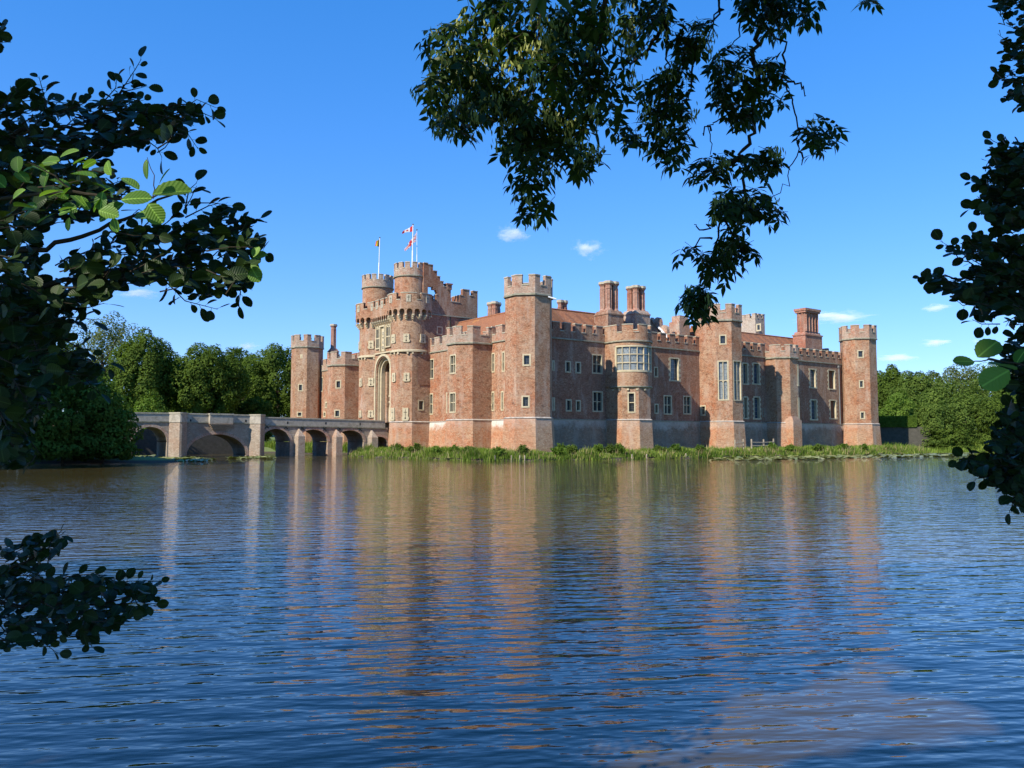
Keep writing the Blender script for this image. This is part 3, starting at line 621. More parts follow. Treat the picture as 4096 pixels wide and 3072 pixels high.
def machicolation(path, body, rnd=None, zb=18.05, za=18.72, zc=19.85, zt=20.72, th=.42, per=.98, phase=0.0, depth=.6, mer=(2.1, .62), mstart=.3):
    # parapet carried out on corbels, arched along its foot
    P = [Vector(p) for p in path]; L = [0]
    for a, b_ in zip(P, P[1:]): L.append(L[-1] + (b_ - a).length)
    T = L[-1]; per = T / round(T / per)
    def pt(s):
        s = min(max(s, 0), T); i = min(max(0, np.searchsorted(L, s) - 1), len(P) - 2); k = (s - L[i]) / (L[i + 1] - L[i])
        d = (P[i + 1] - P[i]).normalized()
        return P[i].lerp(P[i + 1], k), Vector((d.y, -d.x))
    def foot(s):
        x = (((s + phase) / per) % 1 - .5) * per; r = per * .36
        return za - r * .9 + math.sqrt(max(0, r * r - x * x)) * .9 if abs(x) < r else zb
    mp = sum(mer)
    def top(s): return zc if (s + mstart) % mp > mer[0] else zt
    S = sorted(set([round(k * per / 14 - phase, 4) for k in range(int(T / per * 14) + 20)] + [round(k * mp - mstart, 4) for k in range(int(T / mp) + 2)] + [round(k * mp + mer[0] - mstart, 4) for k in range(int(T / mp) + 2)] + [0, T]))
    S = [s for s in S if 0 <= s <= T]; mb, cp_ = MB(), MB()
    for a, b_ in zip(S, S[1:]):
        if b_ - a < 1e-3: continue
        (p, n1), (q, n2) = pt(a), pt(b_); pi, qi = p - n1 * th, q - n2 * th
        m_ = (a + b_) / 2; fa, fb = foot(a + 1e-4), foot(b_ - 1e-4); tz = top(m_)
        if (fa == zb) != (fb == zb): fa = fb = min(fa, fb)
        mb.quad([(p.x, p.y, fa), (q.x, q.y, fb), (q.x, q.y, tz), (p.x, p.y, tz)], uv=[(a, fa), (b_, fb), (b_, tz), (a, tz)])
        mb.quad([(qi.x, qi.y, fb), (pi.x, pi.y, fa), (pi.x, pi.y, tz), (qi.x, qi.y, tz)])
        mb.quad([(pi.x, pi.y, fa), (qi.x, qi.y, fb), (q.x, q.y, fb), (p.x, p.y, fa)])
        mb.quad([(p.x, p.y, tz), (q.x, q.y, tz), (qi.x, qi.y, tz), (pi.x, pi.y, tz)])
        for s_, pp, pi_ in ((a, p, pi), (b_, q, qi)):
            if abs(top(s_ - .01) - top(s_ + .01)) > .1: mb.quad([(pp.x, pp.y, zc), (pi_.x, pi_.y, zc), (pi_.x, pi_.y, zt), (pp.x, pp.y, zt)])
        po_, qo, pk, qk = p + n1 * .05, q + n2 * .05, pi - n1 * .05, qi - n2 * .05
        cp_.prism([tuple(po_), tuple(qo), tuple(qk), tuple(pk)], tz + .003, tz + .11, bottom=True)
    part(mb, 'machicolated_parapet', [BRICK], body); part(cp_, 'coping', [CAP], body)
    cb = MB(); k = 0
    while k * per - phase <= T + 1e-3:
        s = k * per - phase; k += 1
        if s < -1e-3: continue
        p, n1 = pt(s); t_ = Vector((-n1.y, n1.x, 0)); n3 = Vector((n1.x, n1.y, 0)); w2 = per * .13
        for (dz, dd) in ((0, depth), (-.22, depth * .7), (-.44, depth * .38)):
            o = Vector((p.x, p.y, zb - .11 + dz)) - n3 * (depth + .12) + n3 * (dd + .12) / 2
            cb.obox(o, n3 * (dd + .12) / 2, t_ * w2, Vector((0, 0, .107)))
    part(cb, 'corbels', [STONE], body)
    # plates with slits on the merlons
    s = -mstart + mer[0] / 2
    while s < T - .3:
        if s > .3:
            p, n1 = pt(s); t_ = Vector((-n1.y, n1.x, 0)); n3 = Vector((n1.x, n1.y, 0)); o = Vector((p.x, p.y, zc + .2))
            mb = MB(); mb.obox(o, t_ * .3, n3 * .05, Vector((0, 0, .48))); ap = part(mb, 'arrow_loop', [CAP], body)
            mb = MB(); mb.obox(o, t_ * .03, n3 * .058, Vector((0, 0, .34))); mb.obox(o + Vector((0, 0, .1)), t_ * .17, n3 * .057, Vector((0, 0, .03))); part(mb, 'slit', [IRON_SLIT], body)  # black bars on the plate take the place of shade inside the slit
        s += mp
gt1, c1 = gate_tower(*G1, 13.25, [(1157, 470, 1185, 560), (1268, 470, 1320, 555), (1145, 815, 1175, 940), (1255, 815, 1310, 940)],
                     [(1150, 92, 1183, 180), (1268, 85, 1315, 170), (1430, 90, 1475, 180)], [('E', 2, (1405, 736, 1467, 842), {})])
gt2, c2_ = gate_tower(*G2, 13.3, [(835, 525, 855, 605), (922, 520, 966, 600), (830, 840, 850, 910), (922, 838, 962, 910)],
                      [(820, 165, 842, 245), (922, 155, 968, 235)], [])
# wall between the drums, with the great arch
VG = -1.4; f = Face(W(33.2, VG), W(27.8, VG)); AC = f.L * .5
zspr, aw, zapex = 11.0, 2.0, 13.05        # springing, half width of the opening, crown
def arch_z(x, hw, z0, rise): return z0 + rise * math.sqrt(max(0, 1 - (x / hw) ** 2)) ** .9
NA = 24; xs = [-aw + 2 * aw * k / NA for k in range(NA + 1)]
mb = MB(); zt_ = 18.9
mb.quad([f.P(0, 4.3), f.P(AC - aw, 4.3), f.P(AC - aw, zt_), f.P(0, zt_)]); mb.quad([f.P(AC + aw, 4.3), f.P(f.L, 4.3), f.P(f.L, zt_), f.P(AC + aw, zt_)])
for x0, x1 in zip(xs, xs[1:]):
    mb.quad([f.P(AC + x0, arch_z(x0, aw, zspr, zapex - zspr)), f.P(AC + x1, arch_z(x1, aw, zspr, zapex - zspr)), f.P(AC + x1, zt_), f.P(AC + x0, zt_)])
RD = -1.7                                  # recess
prof = [(-aw, 4.3)] + [(x, arch_z(x, aw, zspr, zapex - zspr)) for x in xs] + [(aw, 4.3)]
for (x0, z0), (x1, z1) in zip(prof, prof[1:]):
    mb.quad([f.P(AC + x0, z0, 0), f.P(AC + x1, z1, 0), f.P(AC + x1, z1, RD), f.P(AC + x0, z0, RD)])
mb.quad([f.P(AC - aw - .1, 4.3, RD), f.P(AC + aw + .1, 4.3, RD), f.P(AC + aw + .1, zapex + .1, RD), f.P(AC - aw - .1, zapex + .1, RD)])
f.box(mb, AC - aw, AC - aw + .9, 4.3, 11.2, RD, RD + .6); f.box(mb, AC + aw - .9, AC + aw, 4.3, 11.2, RD, RD + .6)
gw_ = part(mb, 'gate_wall', [BRICK])
mb = MB()                                  # stone orders of the arch
for (r0, r1, o0, o1) in ((-.42, -.14, -.75, -.5), (-.14, .14, -.5, -.22), (.14, .45, -.22, .14)):
    pin = [(-aw - r0, 4.3)] + [(x / aw * (aw + r0), arch_z(x, aw, zspr, zapex - zspr + r0)) for x in xs] + [(aw + r0, 4.3)]
    pin[0] = (-(aw + r0), 4.3)
    pout = [(-(aw + r1), 4.3)] + [(x / aw * (aw + r1), arch_z(x, aw, zspr, zapex - zspr + r1)) for x in xs] + [(aw + r1, 4.3)]
    for i in range(len(pin) - 1):
        a, b_, c_, d_ = pin[i], pin[i + 1], pout[i + 1], pout[i]
        mb.quad([f.P(AC + a[0], a[1], o1), f.P(AC + b_[0], b_[1], o1), f.P(AC + c_[0], c_[1], o1), f.P(AC + d_[0], d_[1], o1)])
        mb.quad([f.P(AC + a[0], a[1], o0 - .3), f.P(AC + b_[0], b_[1], o0 - .3), f.P(AC + b_[0], b_[1], o1), f.P(AC + a[0], a[1], o1)])
        mb.quad([f.P(AC + d_[0], d_[1], o1), f.P(AC + c_[0], c_[1], o1), f.P(AC + c_[0], c_[1], o0 - .3), f.P(AC + d_[0], d_[1], o0 - .3)])
part(mb, 'arch_moulding', [STONE], gw_)
# window and door inside the recess
g = MB(); g.quad([f.P(AC - .75, 8.3, RD + .05), f.P(AC + .75, 8.3, RD + .05), f.P(AC + .75, 12.0, RD + .05), f.P(AC - .75, 12.0, RD + .05)]); wi = part(g, 'window', [GLASS], None)
mb = MB()
f.box(mb, AC - .98, AC - .72, 8.0, 12.2, RD - .1, RD + .3); f.box(mb, AC + .72, AC + .98, 8.0, 12.2, RD - .1, RD + .3); f.box(mb, AC - .72, AC + .72, 12.0, 12.2, RD - .1, RD + .3); f.box(mb, AC - 1.05, AC + 1.05, 7.78, 8.0, RD - .1, RD + .36)
f.box(mb, AC - .05, AC + .05, 8.0, 12.0, RD, RD + .2); part(mb, 'frame', [STONE], wi)
g = MB(); hw = .85
dx = [-hw + 2 * hw * k / 12 for k in range(13)]
for x0, x1 in zip(dx, dx[1:]): g.quad([f.P(AC + x0, 4.4, RD + .04), f.P(AC + x1, 4.4, RD + .04), f.P(AC + x1, arch_z(x1, hw, 6.0, .75), RD + .04), f.P(AC + x0, arch_z(x0, hw, 6.0, .75), RD + .04)])
dr = part(g, 'gate_door', [stone_mat('dark_oak_planks', (.05, .035, .022), .3)])
mb = MB(); pi_ = [(-hw, 4.4)] + [(x, arch_z(x, hw, 6.0, .75)) for x in dx] + [(hw, 4.4)]; po_ = [(-hw - .28, 4.4)] + [(x * 1.33, arch_z(x, hw, 6.0, 1.02)) for x in dx] + [(hw + .28, 4.4)]
for i in range(len(pi_) - 1):
    a, b_, c_, d_ = pi_[i], pi_[i + 1], po_[i + 1], po_[i]
    mb.quad([f.P(AC + q[0], q[1], RD + .28) for q in (a, b_, c_, d_)]); mb.quad([f.P(AC + a[0], a[1], RD), f.P(AC + b_[0], b_[1], RD), f.P(AC + b_[0], b_[1], RD + .28), f.P(AC + a[0], a[1], RD + .28)])
    mb.quad([f.P(AC + d_[0], d_[1], RD + .28), f.P(AC + c_[0], c_[1], RD + .28), f.P(AC + c_[0], c_[1], RD), f.P(AC + d_[0], d_[1], RD)])
part(mb, 'door_moulding', [STONE], dr)
mb = MB(); f.box(mb, AC - 1.1, AC + 1.1, 7.0, 7.2, RD - .1, RD + .3); part(mb, 'drip_ledge', [STONE], gw_)
# heraldic panel and its two windows
zb_, zt2 = 14.05, 17.35
for (a0, a1) in ((AC - 2.2, AC - .75), (AC + .75, AC + 2.2)):
    ff = Face(W(33.2, VG), W(27.8, VG)); g = MB(); g.quad([ff.P(a0 + .1, zb_ + .35, .03), ff.P(a1 - .1, zb_ + .35, .03), ff.P(a1 - .1, zt2, .03), ff.P(a0 + .1, zt2, .03)], uv=[(0, 0), (1.2, 0), (1.2, 3), (0, 3)])
    wi = part(g, 'window', [GLASS]); mb = MB(); z0 = zb_ + .35
    ff.box(mb, a0, a0 + .2, z0, zt2, 0, .16); ff.box(mb, a1 - .2, a1, z0, zt2, 0, .16); ff.box(mb, a0 + .2, a1 - .2, zt2 - .16, zt2, 0, .16); ff.box(mb, a0, a1, z0 - .15, z0, 0, .22)
    xm = (a0 + a1) / 2; ff.box(mb, xm - .06, xm + .06, z0, zt2 - .16, .01, .12)
    for xa, xb in ((a0 + .2, xm - .06), (xm + .06, a1 - .2)): ff.box(mb, xa, xb, z0 + 1.25, z0 + 1.38, .01, .12); ff.box(mb, xa, xb, zt2 - .36, zt2 - .16, .01, .09)
    part(mb, 'frame', [STONE], wi)
mb = MB(); f.box(mb, AC - .75, AC - .55, zb_ - .2, zt2, 0, .3); f.box(mb, AC + .55, AC + .75, zb_ - .2, zt2, 0, .3); f.box(mb, AC - .55, AC + .55, zt2 - .2, zt2, 0, .3); f.box(mb, AC - .55, AC + .55, zb_ - .2, zt2 - .2, 0, .05)
panel_o = part(mb, 'carved_panel', [STONE], gw_)
mb = MB(); random.seed(4)
for (zz, hw_, hh) in ((16.3, .32, .42), (15.75, .26, .15), (15.1, .3, .4), (14.4, .35, .3)):     # worn shield, crest and beast
    for k in range(7): f.box(mb, AC - hw_ + random.random() * hw_ * .6, AC + hw_ - random.random() * hw_ * .6, zz - hh / 2 + hh * k / 7, zz - hh / 2 + hh * (k + 1) / 7 - .01, .04, .1 + random.random() * .1)
part(mb, 'shield_relief', [CAP], panel_o)
mb = MB(); f.box(mb, AC - 2.4, AC + 2.4, 13.55, 13.72, 0, .22); part(mb, 'drip_ledge', [STONE], gw_)
pw = [tuple(W(33.0, VG - .72)), tuple(W(28.0, VG - .72))]
machicolation(pw, gw_, zb=18.0, za=18.5, per=.62, mer=(1.05, .45), mstart=.2, depth=.72)
mb = MB(); uvbox(mb, 27.5, 33.5, VG + .4, VG + 1.5, 18.7, 18.85); part(mb, 'tower_deck', [LEAD], gw_)

# gatehouse body behind the drums, with the stepped wall climbing to the turret
GU = 23.35; ge = Face(W(GU, -.2), W(GU, 9.0))
ge.window(ge.rect(1, 1590, 1095, 1648, 1180), depth=.3)
mb = MB(); ge.wall(mb, 9.0, 18.2); uvbox(mb, GU + .02, 38, .3, 9.0, 9.0, 18.2); gb = part(mb, 'gatehouse_body', [BRICK_DK])
st = MB(); ge.box(st, 0, ge.L + .1, 18.2, 18.35, -.15, .12); part(st, 'string_course', [STRING], gb)
# silhouette of the upper wall: (v, z) outline columns
cols = [(.6, 1.25, 18.35, 24.9), (1.25, 2.0, 18.35, 20.3), (1.25, 2.0, 21.9, 24.75), (2.0, 2.5, 18.35, 20.1), (2.0, 2.5, 21.55, 24.0), (2.5, 2.62, 18.35, 20.9), (2.5, 2.62, 21.3, 24.0), (2.62, 3.1, 18.35, 23.35), (3.1, 3.6, 18.35, 22.75), (3.6, 4.15, 18.35, 22.1), (4.15, 4.75, 18.35, 21.75), (4.75, 6.1, 18.35, 20.2), (6.1, 6.6, 18.35, 21.2), (6.6, 7.7, 18.35, 22.05), (7.7, 8.2, 18.35, 21.3), (8.2, 9.0, 18.35, 22.0)]
mb, cp_ = MB(), MB()
for i, (v0, v1, z0, z1) in enumerate(cols):
    uvbox(mb, GU, GU + .5, v0, v1, z0, z1)
    if not (z1 < 20.5 and v0 < 2.6): uvbox(cp_, GU - .06, GU + .56, v0 - .02 * (i % 2), v1 + .03, z1 + .003, z1 + .1)
uvbox(mb, GU + .5, 38, 8.5, 9.0, 18.2, 21.3)
for k in range(6): uvbox(mb, GU + 2.2 + 2.3 * k, GU + 3.6 + 2.3 * k, 8.5, 9.0, 21.3, 22.0); uvbox(cp_, GU + 2.15 + 2.3 * k, GU + 3.65 + 2.3 * k, 8.45, 9.06, 22.003, 22.1)
part(mb, 'stepped_wall', [BRICK_DK], gb); part(cp_, 'coping', [CAP], gb)
mb = MB(); uvbox(mb, GU - .1, GU + .7, 4.1, 4.85, 21.8, 22.45); uvbox(mb, GU - .2, GU + .8, 4.0, 4.95, 22.453, 22.62); part(mb, 'chimney_stack', [BRICK_DK], gb)
mb = MB(); uvbox(mb, GU - .12, GU - .0, 4.6, 4.75, 13, 18.2); part(mb, 'downpipe', [IRON_SLIT], gb)

# ---- roofs
def gable_u(name, v0, v1, ue, ur, ze, zr, hip0=0, hip1=0, uw=None):   # ridge along v
    mb = MB(); uw = uw if uw is not None else 2 * ur - ue
    a, b_ = W(ue, v0), W(ue, v1); c_, d_ = W(ur, v0 + hip0), W(ur, v1 - hip1); e, f_ = W(uw, v0), W(uw, v1)
    sl = math.hypot(ur - ue, zr - ze)
    NV, NS = int((v1 - v0) / .2), 8
    def sp_pt(i, j):                      # old rafters: the tiles sag between them
        t, k = i / NV, j / NS; va = v0 + (v1 - v0) * t; vb = v0 + hip0 + (v1 - v0 - hip0 - hip1) * t; v_ = va + (vb - va) * k; u_ = ue + (ur - ue) * k
        dz = .085 * math.sin(2 * math.pi * (v_ + u_ * .35) / 1.55) * math.sin(math.pi * k) ** .5; p = W(u_, v_); return (p.x, p.y, ze + (zr - ze) * k + dz), (v_, sl * k)
    for i in range(NV):
        for j in range(NS):
            q = [sp_pt(i, j), sp_pt(i + 1, j), sp_pt(i + 1, j + 1), sp_pt(i, j + 1)]; mb.quad([x[0] for x in q], uv=[x[1] for x in q], smooth=True)
    mb.quad([(f_.x, f_.y, ze), (e.x, e.y, ze), (c_.x, c_.y, zr), (d_.x, d_.y, zr)], uv=[(v1, 0), (v0, 0), (v0 + hip0, sl), (v1 - hip1, sl)])
    mb.quad([(e.x, e.y, ze), (a.x, a.y, ze), (c_.x, c_.y, zr)], uv=[(uw, 0), (ue, 0), (ur, sl)]); mb.quad([(b_.x, b_.y, ze), (f_.x, f_.y, ze), (d_.x, d_.y, zr)], uv=[(ue, 0), (uw, 0), (ur, sl)])
    rf = part(mb, name, [ROOF]); rd = MB(); rd.tube([(c_.x, c_.y, zr), (d_.x, d_.y, zr)], .13, 6); part(rd, 'ridge_tiles', [ROOF], rf); return rf
def gable_v(name, u0, u1, ve, vr, ze, zr, hip0=0, hip1=0):
    mb = MB(); vw = 2 * vr - ve; sl = math.hypot(vr - ve, zr - ze)
    a, b_ = W(u1, ve), W(u0, ve); c_, d_ = W(u1 - hip1, vr), W(u0 + hip0, vr); e, f_ = W(u1, vw), W(u0, vw)
    mb.quad([(a.x, a.y, ze), (b_.x, b_.y, ze), (d_.x, d_.y, zr), (c_.x, c_.y, zr)], uv=[(-u1, 0), (-u0, 0), (-u0 - hip0, sl), (hip1 - u1, sl)])
    mb.quad([(f_.x, f_.y, ze), (e.x, e.y, ze), (c_.x, c_.y, zr), (d_.x, d_.y, zr)], uv=[(-u0, 0), (-u1, 0), (hip1 - u1, sl), (-u0 - hip0, sl)])
    mb.quad([(e.x, e.y, ze), (a.x, a.y, ze), (c_.x, c_.y, zr)], uv=[(vw, 0), (ve, 0), (vr, sl)]); mb.quad([(b_.x, b_.y, ze), (f_.x, f_.y, ze), (d_.x, d_.y, zr)], uv=[(ve, 0), (vw, 0), (vr, sl)])
    rf = part(mb, name, [ROOF]); rd = MB(); rd.tube([(c_.x, c_.y, zr), (d_.x, d_.y, zr)], .13, 6); part(rd, 'ridge_tiles', [ROOF], rf); return rf
gable_v('tiled_roof', 3, 23.2, 2.4, 6.0, 13.9, 17.5, hip0=1.5, hip1=0)
gable_v('tiled_roof', 38.1, 50, 2.4, 6.0, 13.7, 17.0, hip0=0, hip1=3.5)
gable_v('tiled_roof', 50.5, 60, 2.4, 5.0, 13.4, 15.8, hip0=2)
gable_u('tiled_roof', 3.2, 24.4, 2.4, 6.0, 13.9, 17.3)
gable_u('tiled_roof', 25.6, 31.5, 2.4, 5.0, 13.7, 15.9, hip0=2.2)
gable_u('tiled_roof', 32.0, 55.6, 2.4, 6.0, 13.8, 17.15)
gable_u('tiled_roof', 57.5, 61.5, 2.4, 5.0, 13.6, 14.9, hip0=1)
# lobed gable ending the first east roof
mb, cp_ = MB(), MB(); g0, g1 = 24.4, 24.9
outl = [(2.0, 13.6), (2.0, 14.3)]
for k in range(3):
    u0_, z0_ = 2.15 + k * 1.15, 14.45 + k * 1.12
    for t in range(7): a = math.pi * (1 - t / 6); outl.append((u0_ + .55 + .55 * math.cos(a), z0_ + .35 + .62 * math.sin(a)))
outl += [(6.0, 17.75), (9.9, 14.2), (10, 13.6)]
for g_, rev in ((g0, False), (g1, True)):
    pts = [(*W(u_, g_), z_) for (u_, z_) in outl]; mb.quad(pts if rev else pts[::-1])
for (ua, za_), (ub, zb2) in zip(outl, outl[1:]): mb.quad([(*W(ua, g0), za_), (*W(ub, g0), zb2), (*W(ub, g1), zb2), (*W(ua, g1), za_)])
gbl = part(mb, 'lobed_gable', [BRICK_TOP])
def verge(v_, ue, ur, ze, zr, name='verge'):
    a, b_ = Vector((*W(ue, v_), ze)), Vector((*W(ur, v_), zr)); mb = MB(); d = (b_ - a) / 2; nrm = Vector((DV.x, DV.y, 0)); up = d.cross(nrm).normalized()
    mb.obox((a + b_) / 2 + up * .12 * (1 if up.z > 0 else -1), d, nrm * .16, up * .07); part(mb, name, [WHITE], None)
verge(24.2, 2.0, 4.6, 13.75, 16.2); verge(55.75, 2.2, 4.4, 13.8, 15.8)

# ---- chimneys
def flue(mb, cpM, c, r, z0, z1, n=8):
    c = Vector(c); rot = ROT8
    mb.prism(ring(c, n, r * 1.35, rot), z0, z0 + .35, poly1=ring(c, n, r, rot)); mb.prism(ring(c, n, r, rot), z0 + .35, z1 - .95)
    mb.prism(ring(c, n, r * 1.12, rot), z1 - .949, z1 - .85, bottom=True); mb.prism(ring(c, n, r, rot), z1 - .849, z1 - .55)
    mb.prism(ring(c, n, r, rot), z1 - .549, z1 - .3, poly1=ring(c, n, r * 1.45, rot))
    cpM.prism(ring(c, n, r * 1.5, rot), z1 - .299, z1 - .12, bottom=True); cpM.prism(ring(c, n, r * 1.4, rot), z1 - .119, z1)
    cpM.prism(ring(c, n, r * 1.0, rot), z1 + .001, z1 + .02)
    for k in range(n):                    # ribs on the shaft
        t = rot + 2 * math.pi * k / n; q = Vector((math.cos(t), math.sin(t), 0)); mb.obox(Vector((c.x, c.y, (z0 + z1) / 2 - .3)) + q * r, q * .03, Vector((-q.y, q.x, 0)) * .03, Vector((0, 0, (z1 - z0) / 2 - .68)))
def chimney(flues, base, z0, zb, z1, r, capm=CAP, brick=CHIM, basem=None):
    b0 = MB(); u0, u1, v0, v1 = base
    uvbox(b0, u0, u1, v0, v1, z0, zb - .55); uvbox(b0, u0 - .07, u1 + .07, v0 - .07, v1 + .07, zb - .545, zb - .4); 
    p = [W(u0, v0), W(u0, v1), W(u1, v1), W(u1, v0)]; q = [W(u0 + .2, v0 + .2), W(u0 + .2, v1 - .2), W(u1 - .2, v1 - .2), W(u1 - .2, v0 + .2)]
    p = [tuple(x) for x in p]; q = [tuple(x) for x in q]
    ar = sum(p[i][0] * p[(i + 1) % 4][1] - p[(i + 1) % 4][0] * p[i][1] for i in range(4))
    if ar < 0: p.reverse(); q.reverse()
    b0.prism(p, zb - .395, zb, poly1=q)
    ch = part(b0, 'chimney_base', [basem or CHIM])
    for (u, v) in flues:
        a, c_ = MB(), MB(); flue(a, c_, W(u, v), r, zb - .02, z1); part(a, 'flue', [brick], ch); part(c_, 'flue_cap', [capm], ch)
chimney([(3.0, 14.2), (3.0, 15.2), (3.95, 14.2), (3.95, 15.2)], (2.3, 4.7, 13.45, 15.95), 12.5, 17.3, 20.85, .40, basem=BRICK_DK)
chimney([(4.3, 20.0), (5.25, 19.95), (4.3, 21.0), (5.25, 20.95)], (3.6, 5.95, 19.2, 21.75), 14, 18.0, 21.15, .40, basem=CHIM_W)
chimney([(7.2, 10.2), (7.2, 10.9)], (6.6, 7.8, 9.7, 11.4), 15, 16.7, 18.75, .3)
chimney([(17.3, 7.0), (16.4, 7.0), (16.85, 7.75)], (15.9, 17.8, 6.4, 8.3), 14.5, 16.9, 19.5, .36)
chimney([(60.5, 4.4)], (59.8, 61.2, 3.7, 5.1), 12, 17.2, 21.4, .42)
# the broad ribbed stack on the far roof
mb = MB(); uvbox(mb, 2.9, 5.0, 53.1, 57.3, 12.5, 17.3); uvbox(mb, 2.8, 5.1, 53.0, 57.4, 17.303, 17.5); uvbox(mb, 3.0, 4.9, 53.2, 57.2, 17.503, 17.9, 3.2, 53.4)
bs = part(mb, 'chimney_base', [CHIM]); mb = MB(); uvbox(mb, 3.25, 4.6, 53.6, 56.8, 17.9, 20.7)
for k in range(5):
    v0 = 53.5 + k * .72; p = [tuple(W(3.27, v0)), tuple(W(3.27, v0 + .46)), tuple(W(3.0, v0 + .23))]
    ar = sum(p[i][0] * p[(i + 1) % 3][1] - p[(i + 1) % 3][0] * p[i][1] for i in range(3)); p = p if ar > 0 else p[::-1]; mb.prism(p, 17.95, 20.72)
for k in range(2):
    u0 = 3.35 + k * .68; p = [tuple(W(u0, 53.62)), tuple(W(u0 + .5, 53.62)), tuple(W(u0 + .25, 53.35))]
    ar = sum(p[i][0] * p[(i + 1) % 3][1] - p[(i + 1) % 3][0] * p[i][1] for i in range(3)); p = p if ar > 0 else p[::-1]; mb.prism(p, 17.95, 20.72)
part(mb, 'flue', [CHIM], bs); mb = MB(); uvbox(mb, 2.9, 4.75, 53.3, 56.95, 20.73, 21.0); uvbox(mb, 2.8, 4.85, 53.2, 57.05, 21.003, 21.35); part(mb, 'flue_cap', [CHIM], bs)
# weathered stack and battlement bits beside the mid tower
mb = MB(); uvbox(mb, 4.4, 6.2, 27.9, 29.9, 15, 17.4); uvbox(mb, 4.6, 6.0, 28.2, 29.8, 17.403, 18.2); part(mb, 'chimney_base', [CHIM_W])
mb = MB(); uvbox(mb, 6.5, 8.5, 60.6, 61.4, 13, 16.0); uvbox(mb, 4.5, 5.9, 61.0, 61.5, 13, 16.0); part(mb, 'battlements', [BRICK_TOP])
# pale square tower in the courtyard
def pale_tower(u0, u1, v0, v1, z0, zc, zt):
    mb = MB(); uvbox(mb, u0, u1, v0, v1, z0, zc - .9); body = part(mb, 'courtyard_tower', [RUBBLE])
    path = [tuple(W(u1, v0)), tuple(W(u0, v0)), tuple(W(u0, v1)), tuple(W(u1, v1))]
    w_, c_ = battlements(path, zc - .9, zc, zt, [[(.18, .33), (.6, .75)]] * 4, th=.35); part(w_, 'battlements', [RUBBLE], body); part(c_, 'coping', [CAP], body); return body
pale_tower(10.3, 12.9, 51.3, 53.6, 10, 20.5, 21.2); pale_tower(12.95, 15.6, 51.6, 53.4, 10, 18.8, 19.5)
fp = Face(W(12.9, 51.3), W(10.3, 51.3)); g = MB(); rc = fp.rect(6, 782, 355, 806, 402); fp.box(g, rc[0], rc[2], rc[1], rc[3], -.05, .02); wi = part(g, 'window', [GLASS]); mb = MB()
fp.box(mb, rc[0] - .2, rc[0], rc[1] - .2, rc[3] + .2, -.05, .06); fp.box(mb, rc[2], rc[2] + .2, rc[1] - .2, rc[3] + .2, -.05, .06); fp.box(mb, rc[0], rc[2], rc[3], rc[3] + .2, -.05, .06); fp.box(mb, rc[0], rc[2], rc[1] - .2, rc[1], -.05, .06); part(mb, 'frame', [STONE], wi)
# white spout under the near tower's parapet, drainpipe by the far corner
ft = face_dir(oct_faces(W(0, 0), 2.35), -DU); a0, z0 = ft.px(*px(3, 1015, 285)); a1, z1 = ft.px(*px(3, 1055, 305)); mb = MB(); mb.tube([ft.P(a0, z0, .1), ft.P(a1 + .1, z1 - .05, .5)], .09, 8); part(mb, 'rain_spout', [WHITE])
fe = Face(W(EU, 46.1), W(EU, 60.2)); a0, z0 = fe.px(*px(6, 1545, 760)); a1, z1 = fe.px(*px(6, 1558, 1300)); mb = MB(); mb.tube([fe.P(a0, z0, .14), fe.P(a0, z1, .14)], .075, 8); fe.box(mb, a0 - .2, a0 + .2, z0, z0 + .3, .02, .3); part(mb, 'downpipe', [LEAD])
mb = MB(); uvbox(mb, 3, 60, 3, 61, 9, 12.5); part(mb, 'inner_range', [LEAD])

# ------------------------------------------------------------------ flags
def pole(u, v, n, x0, y0, x1, y1, label, r=.07):
    c = W(u, v); Yd = c.y; b_ = at(*px(n, x0, y0), Yd); t = at(*px(n, x1, y1), Yd); b_.z = 23.32
    th_ = thing('flagpole', label, 'flagpole', (b_.x, b_.y, b_.z), 'flagpoles on the gatehouse turrets')
    mb = MB(); k = .5; m_ = b_.lerp(t, k); mb.tube([b_, m_], r, 8); mb.tube([m_, t], r * .6, 8); mb.build('pole', [WHITE], th_, th_)
    mb = MB(); mb.prism(ring(t, 10, .13), t.z - .02, t.z + .1, poly1=ring(t, 10, .05)); mb.prism(ring(t, 10, .05), t.z - .12, t.z - .02, poly1=ring(t, 10, .13)); mb.build('finial', [GOLD], th_, th_)
    return t
def flag(n, corners, Y, mat, label, folds=3, amp=.15):
    # corners: hoist top, fly top, fly bottom, hoist bottom in picture coordinates
    h0, f0, f1, h1 = [at(*px(n, *c), Y) for c in corners]; mb = MB(); NX, NY = 14, 8
    def P(i, j):
        s, t = i / NX, j / NY; p = h0.lerp(f0, s).lerp(h1.lerp(f1, s), t); q = p.copy(); q.y += amp * math.sin(s * math.pi * folds + t * 1.5) * (.2 + s); return q
    for i in range(NX):
        for j in range(NY):
            mb.quad([P(i, j), P(i + 1, j), P(i + 1, j + 1), P(i, j + 1)], uv=[(i / NX, j / NY), ((i + 1) / NX, j / NY), ((i + 1) / NX, (j + 1) / NY), (i / NX, (j + 1) / NY)], smooth=True)
    o = mb.build('flag', [mat]); c = (h0 + f1) / 2
    for v in o.data.vertices: v.co -= c
    o.location = c; sf = o.modifiers.new('cloth', 'SOLIDIFY'); sf.thickness = .01
    return tag(o, label, 'flag', 'flags flying over the gatehouse')
RED, WHT, BLU, BLK, YEL = (.55, .03, .03), (.75, .75, .73), (.03, .05, .2), (.015, .015, .015), (.75, .55, .03)
pole(35.3, 0, 1, 1018, 570, 1030, 222, 'white flagpole on the lower, farther turret, flying the black and yellow flag', .09)
pole(25.7, -.3, 1, 1350, 460, 1357, 92, 'tallest and thickest white flagpole, on the nearer gatehouse turret', .1)
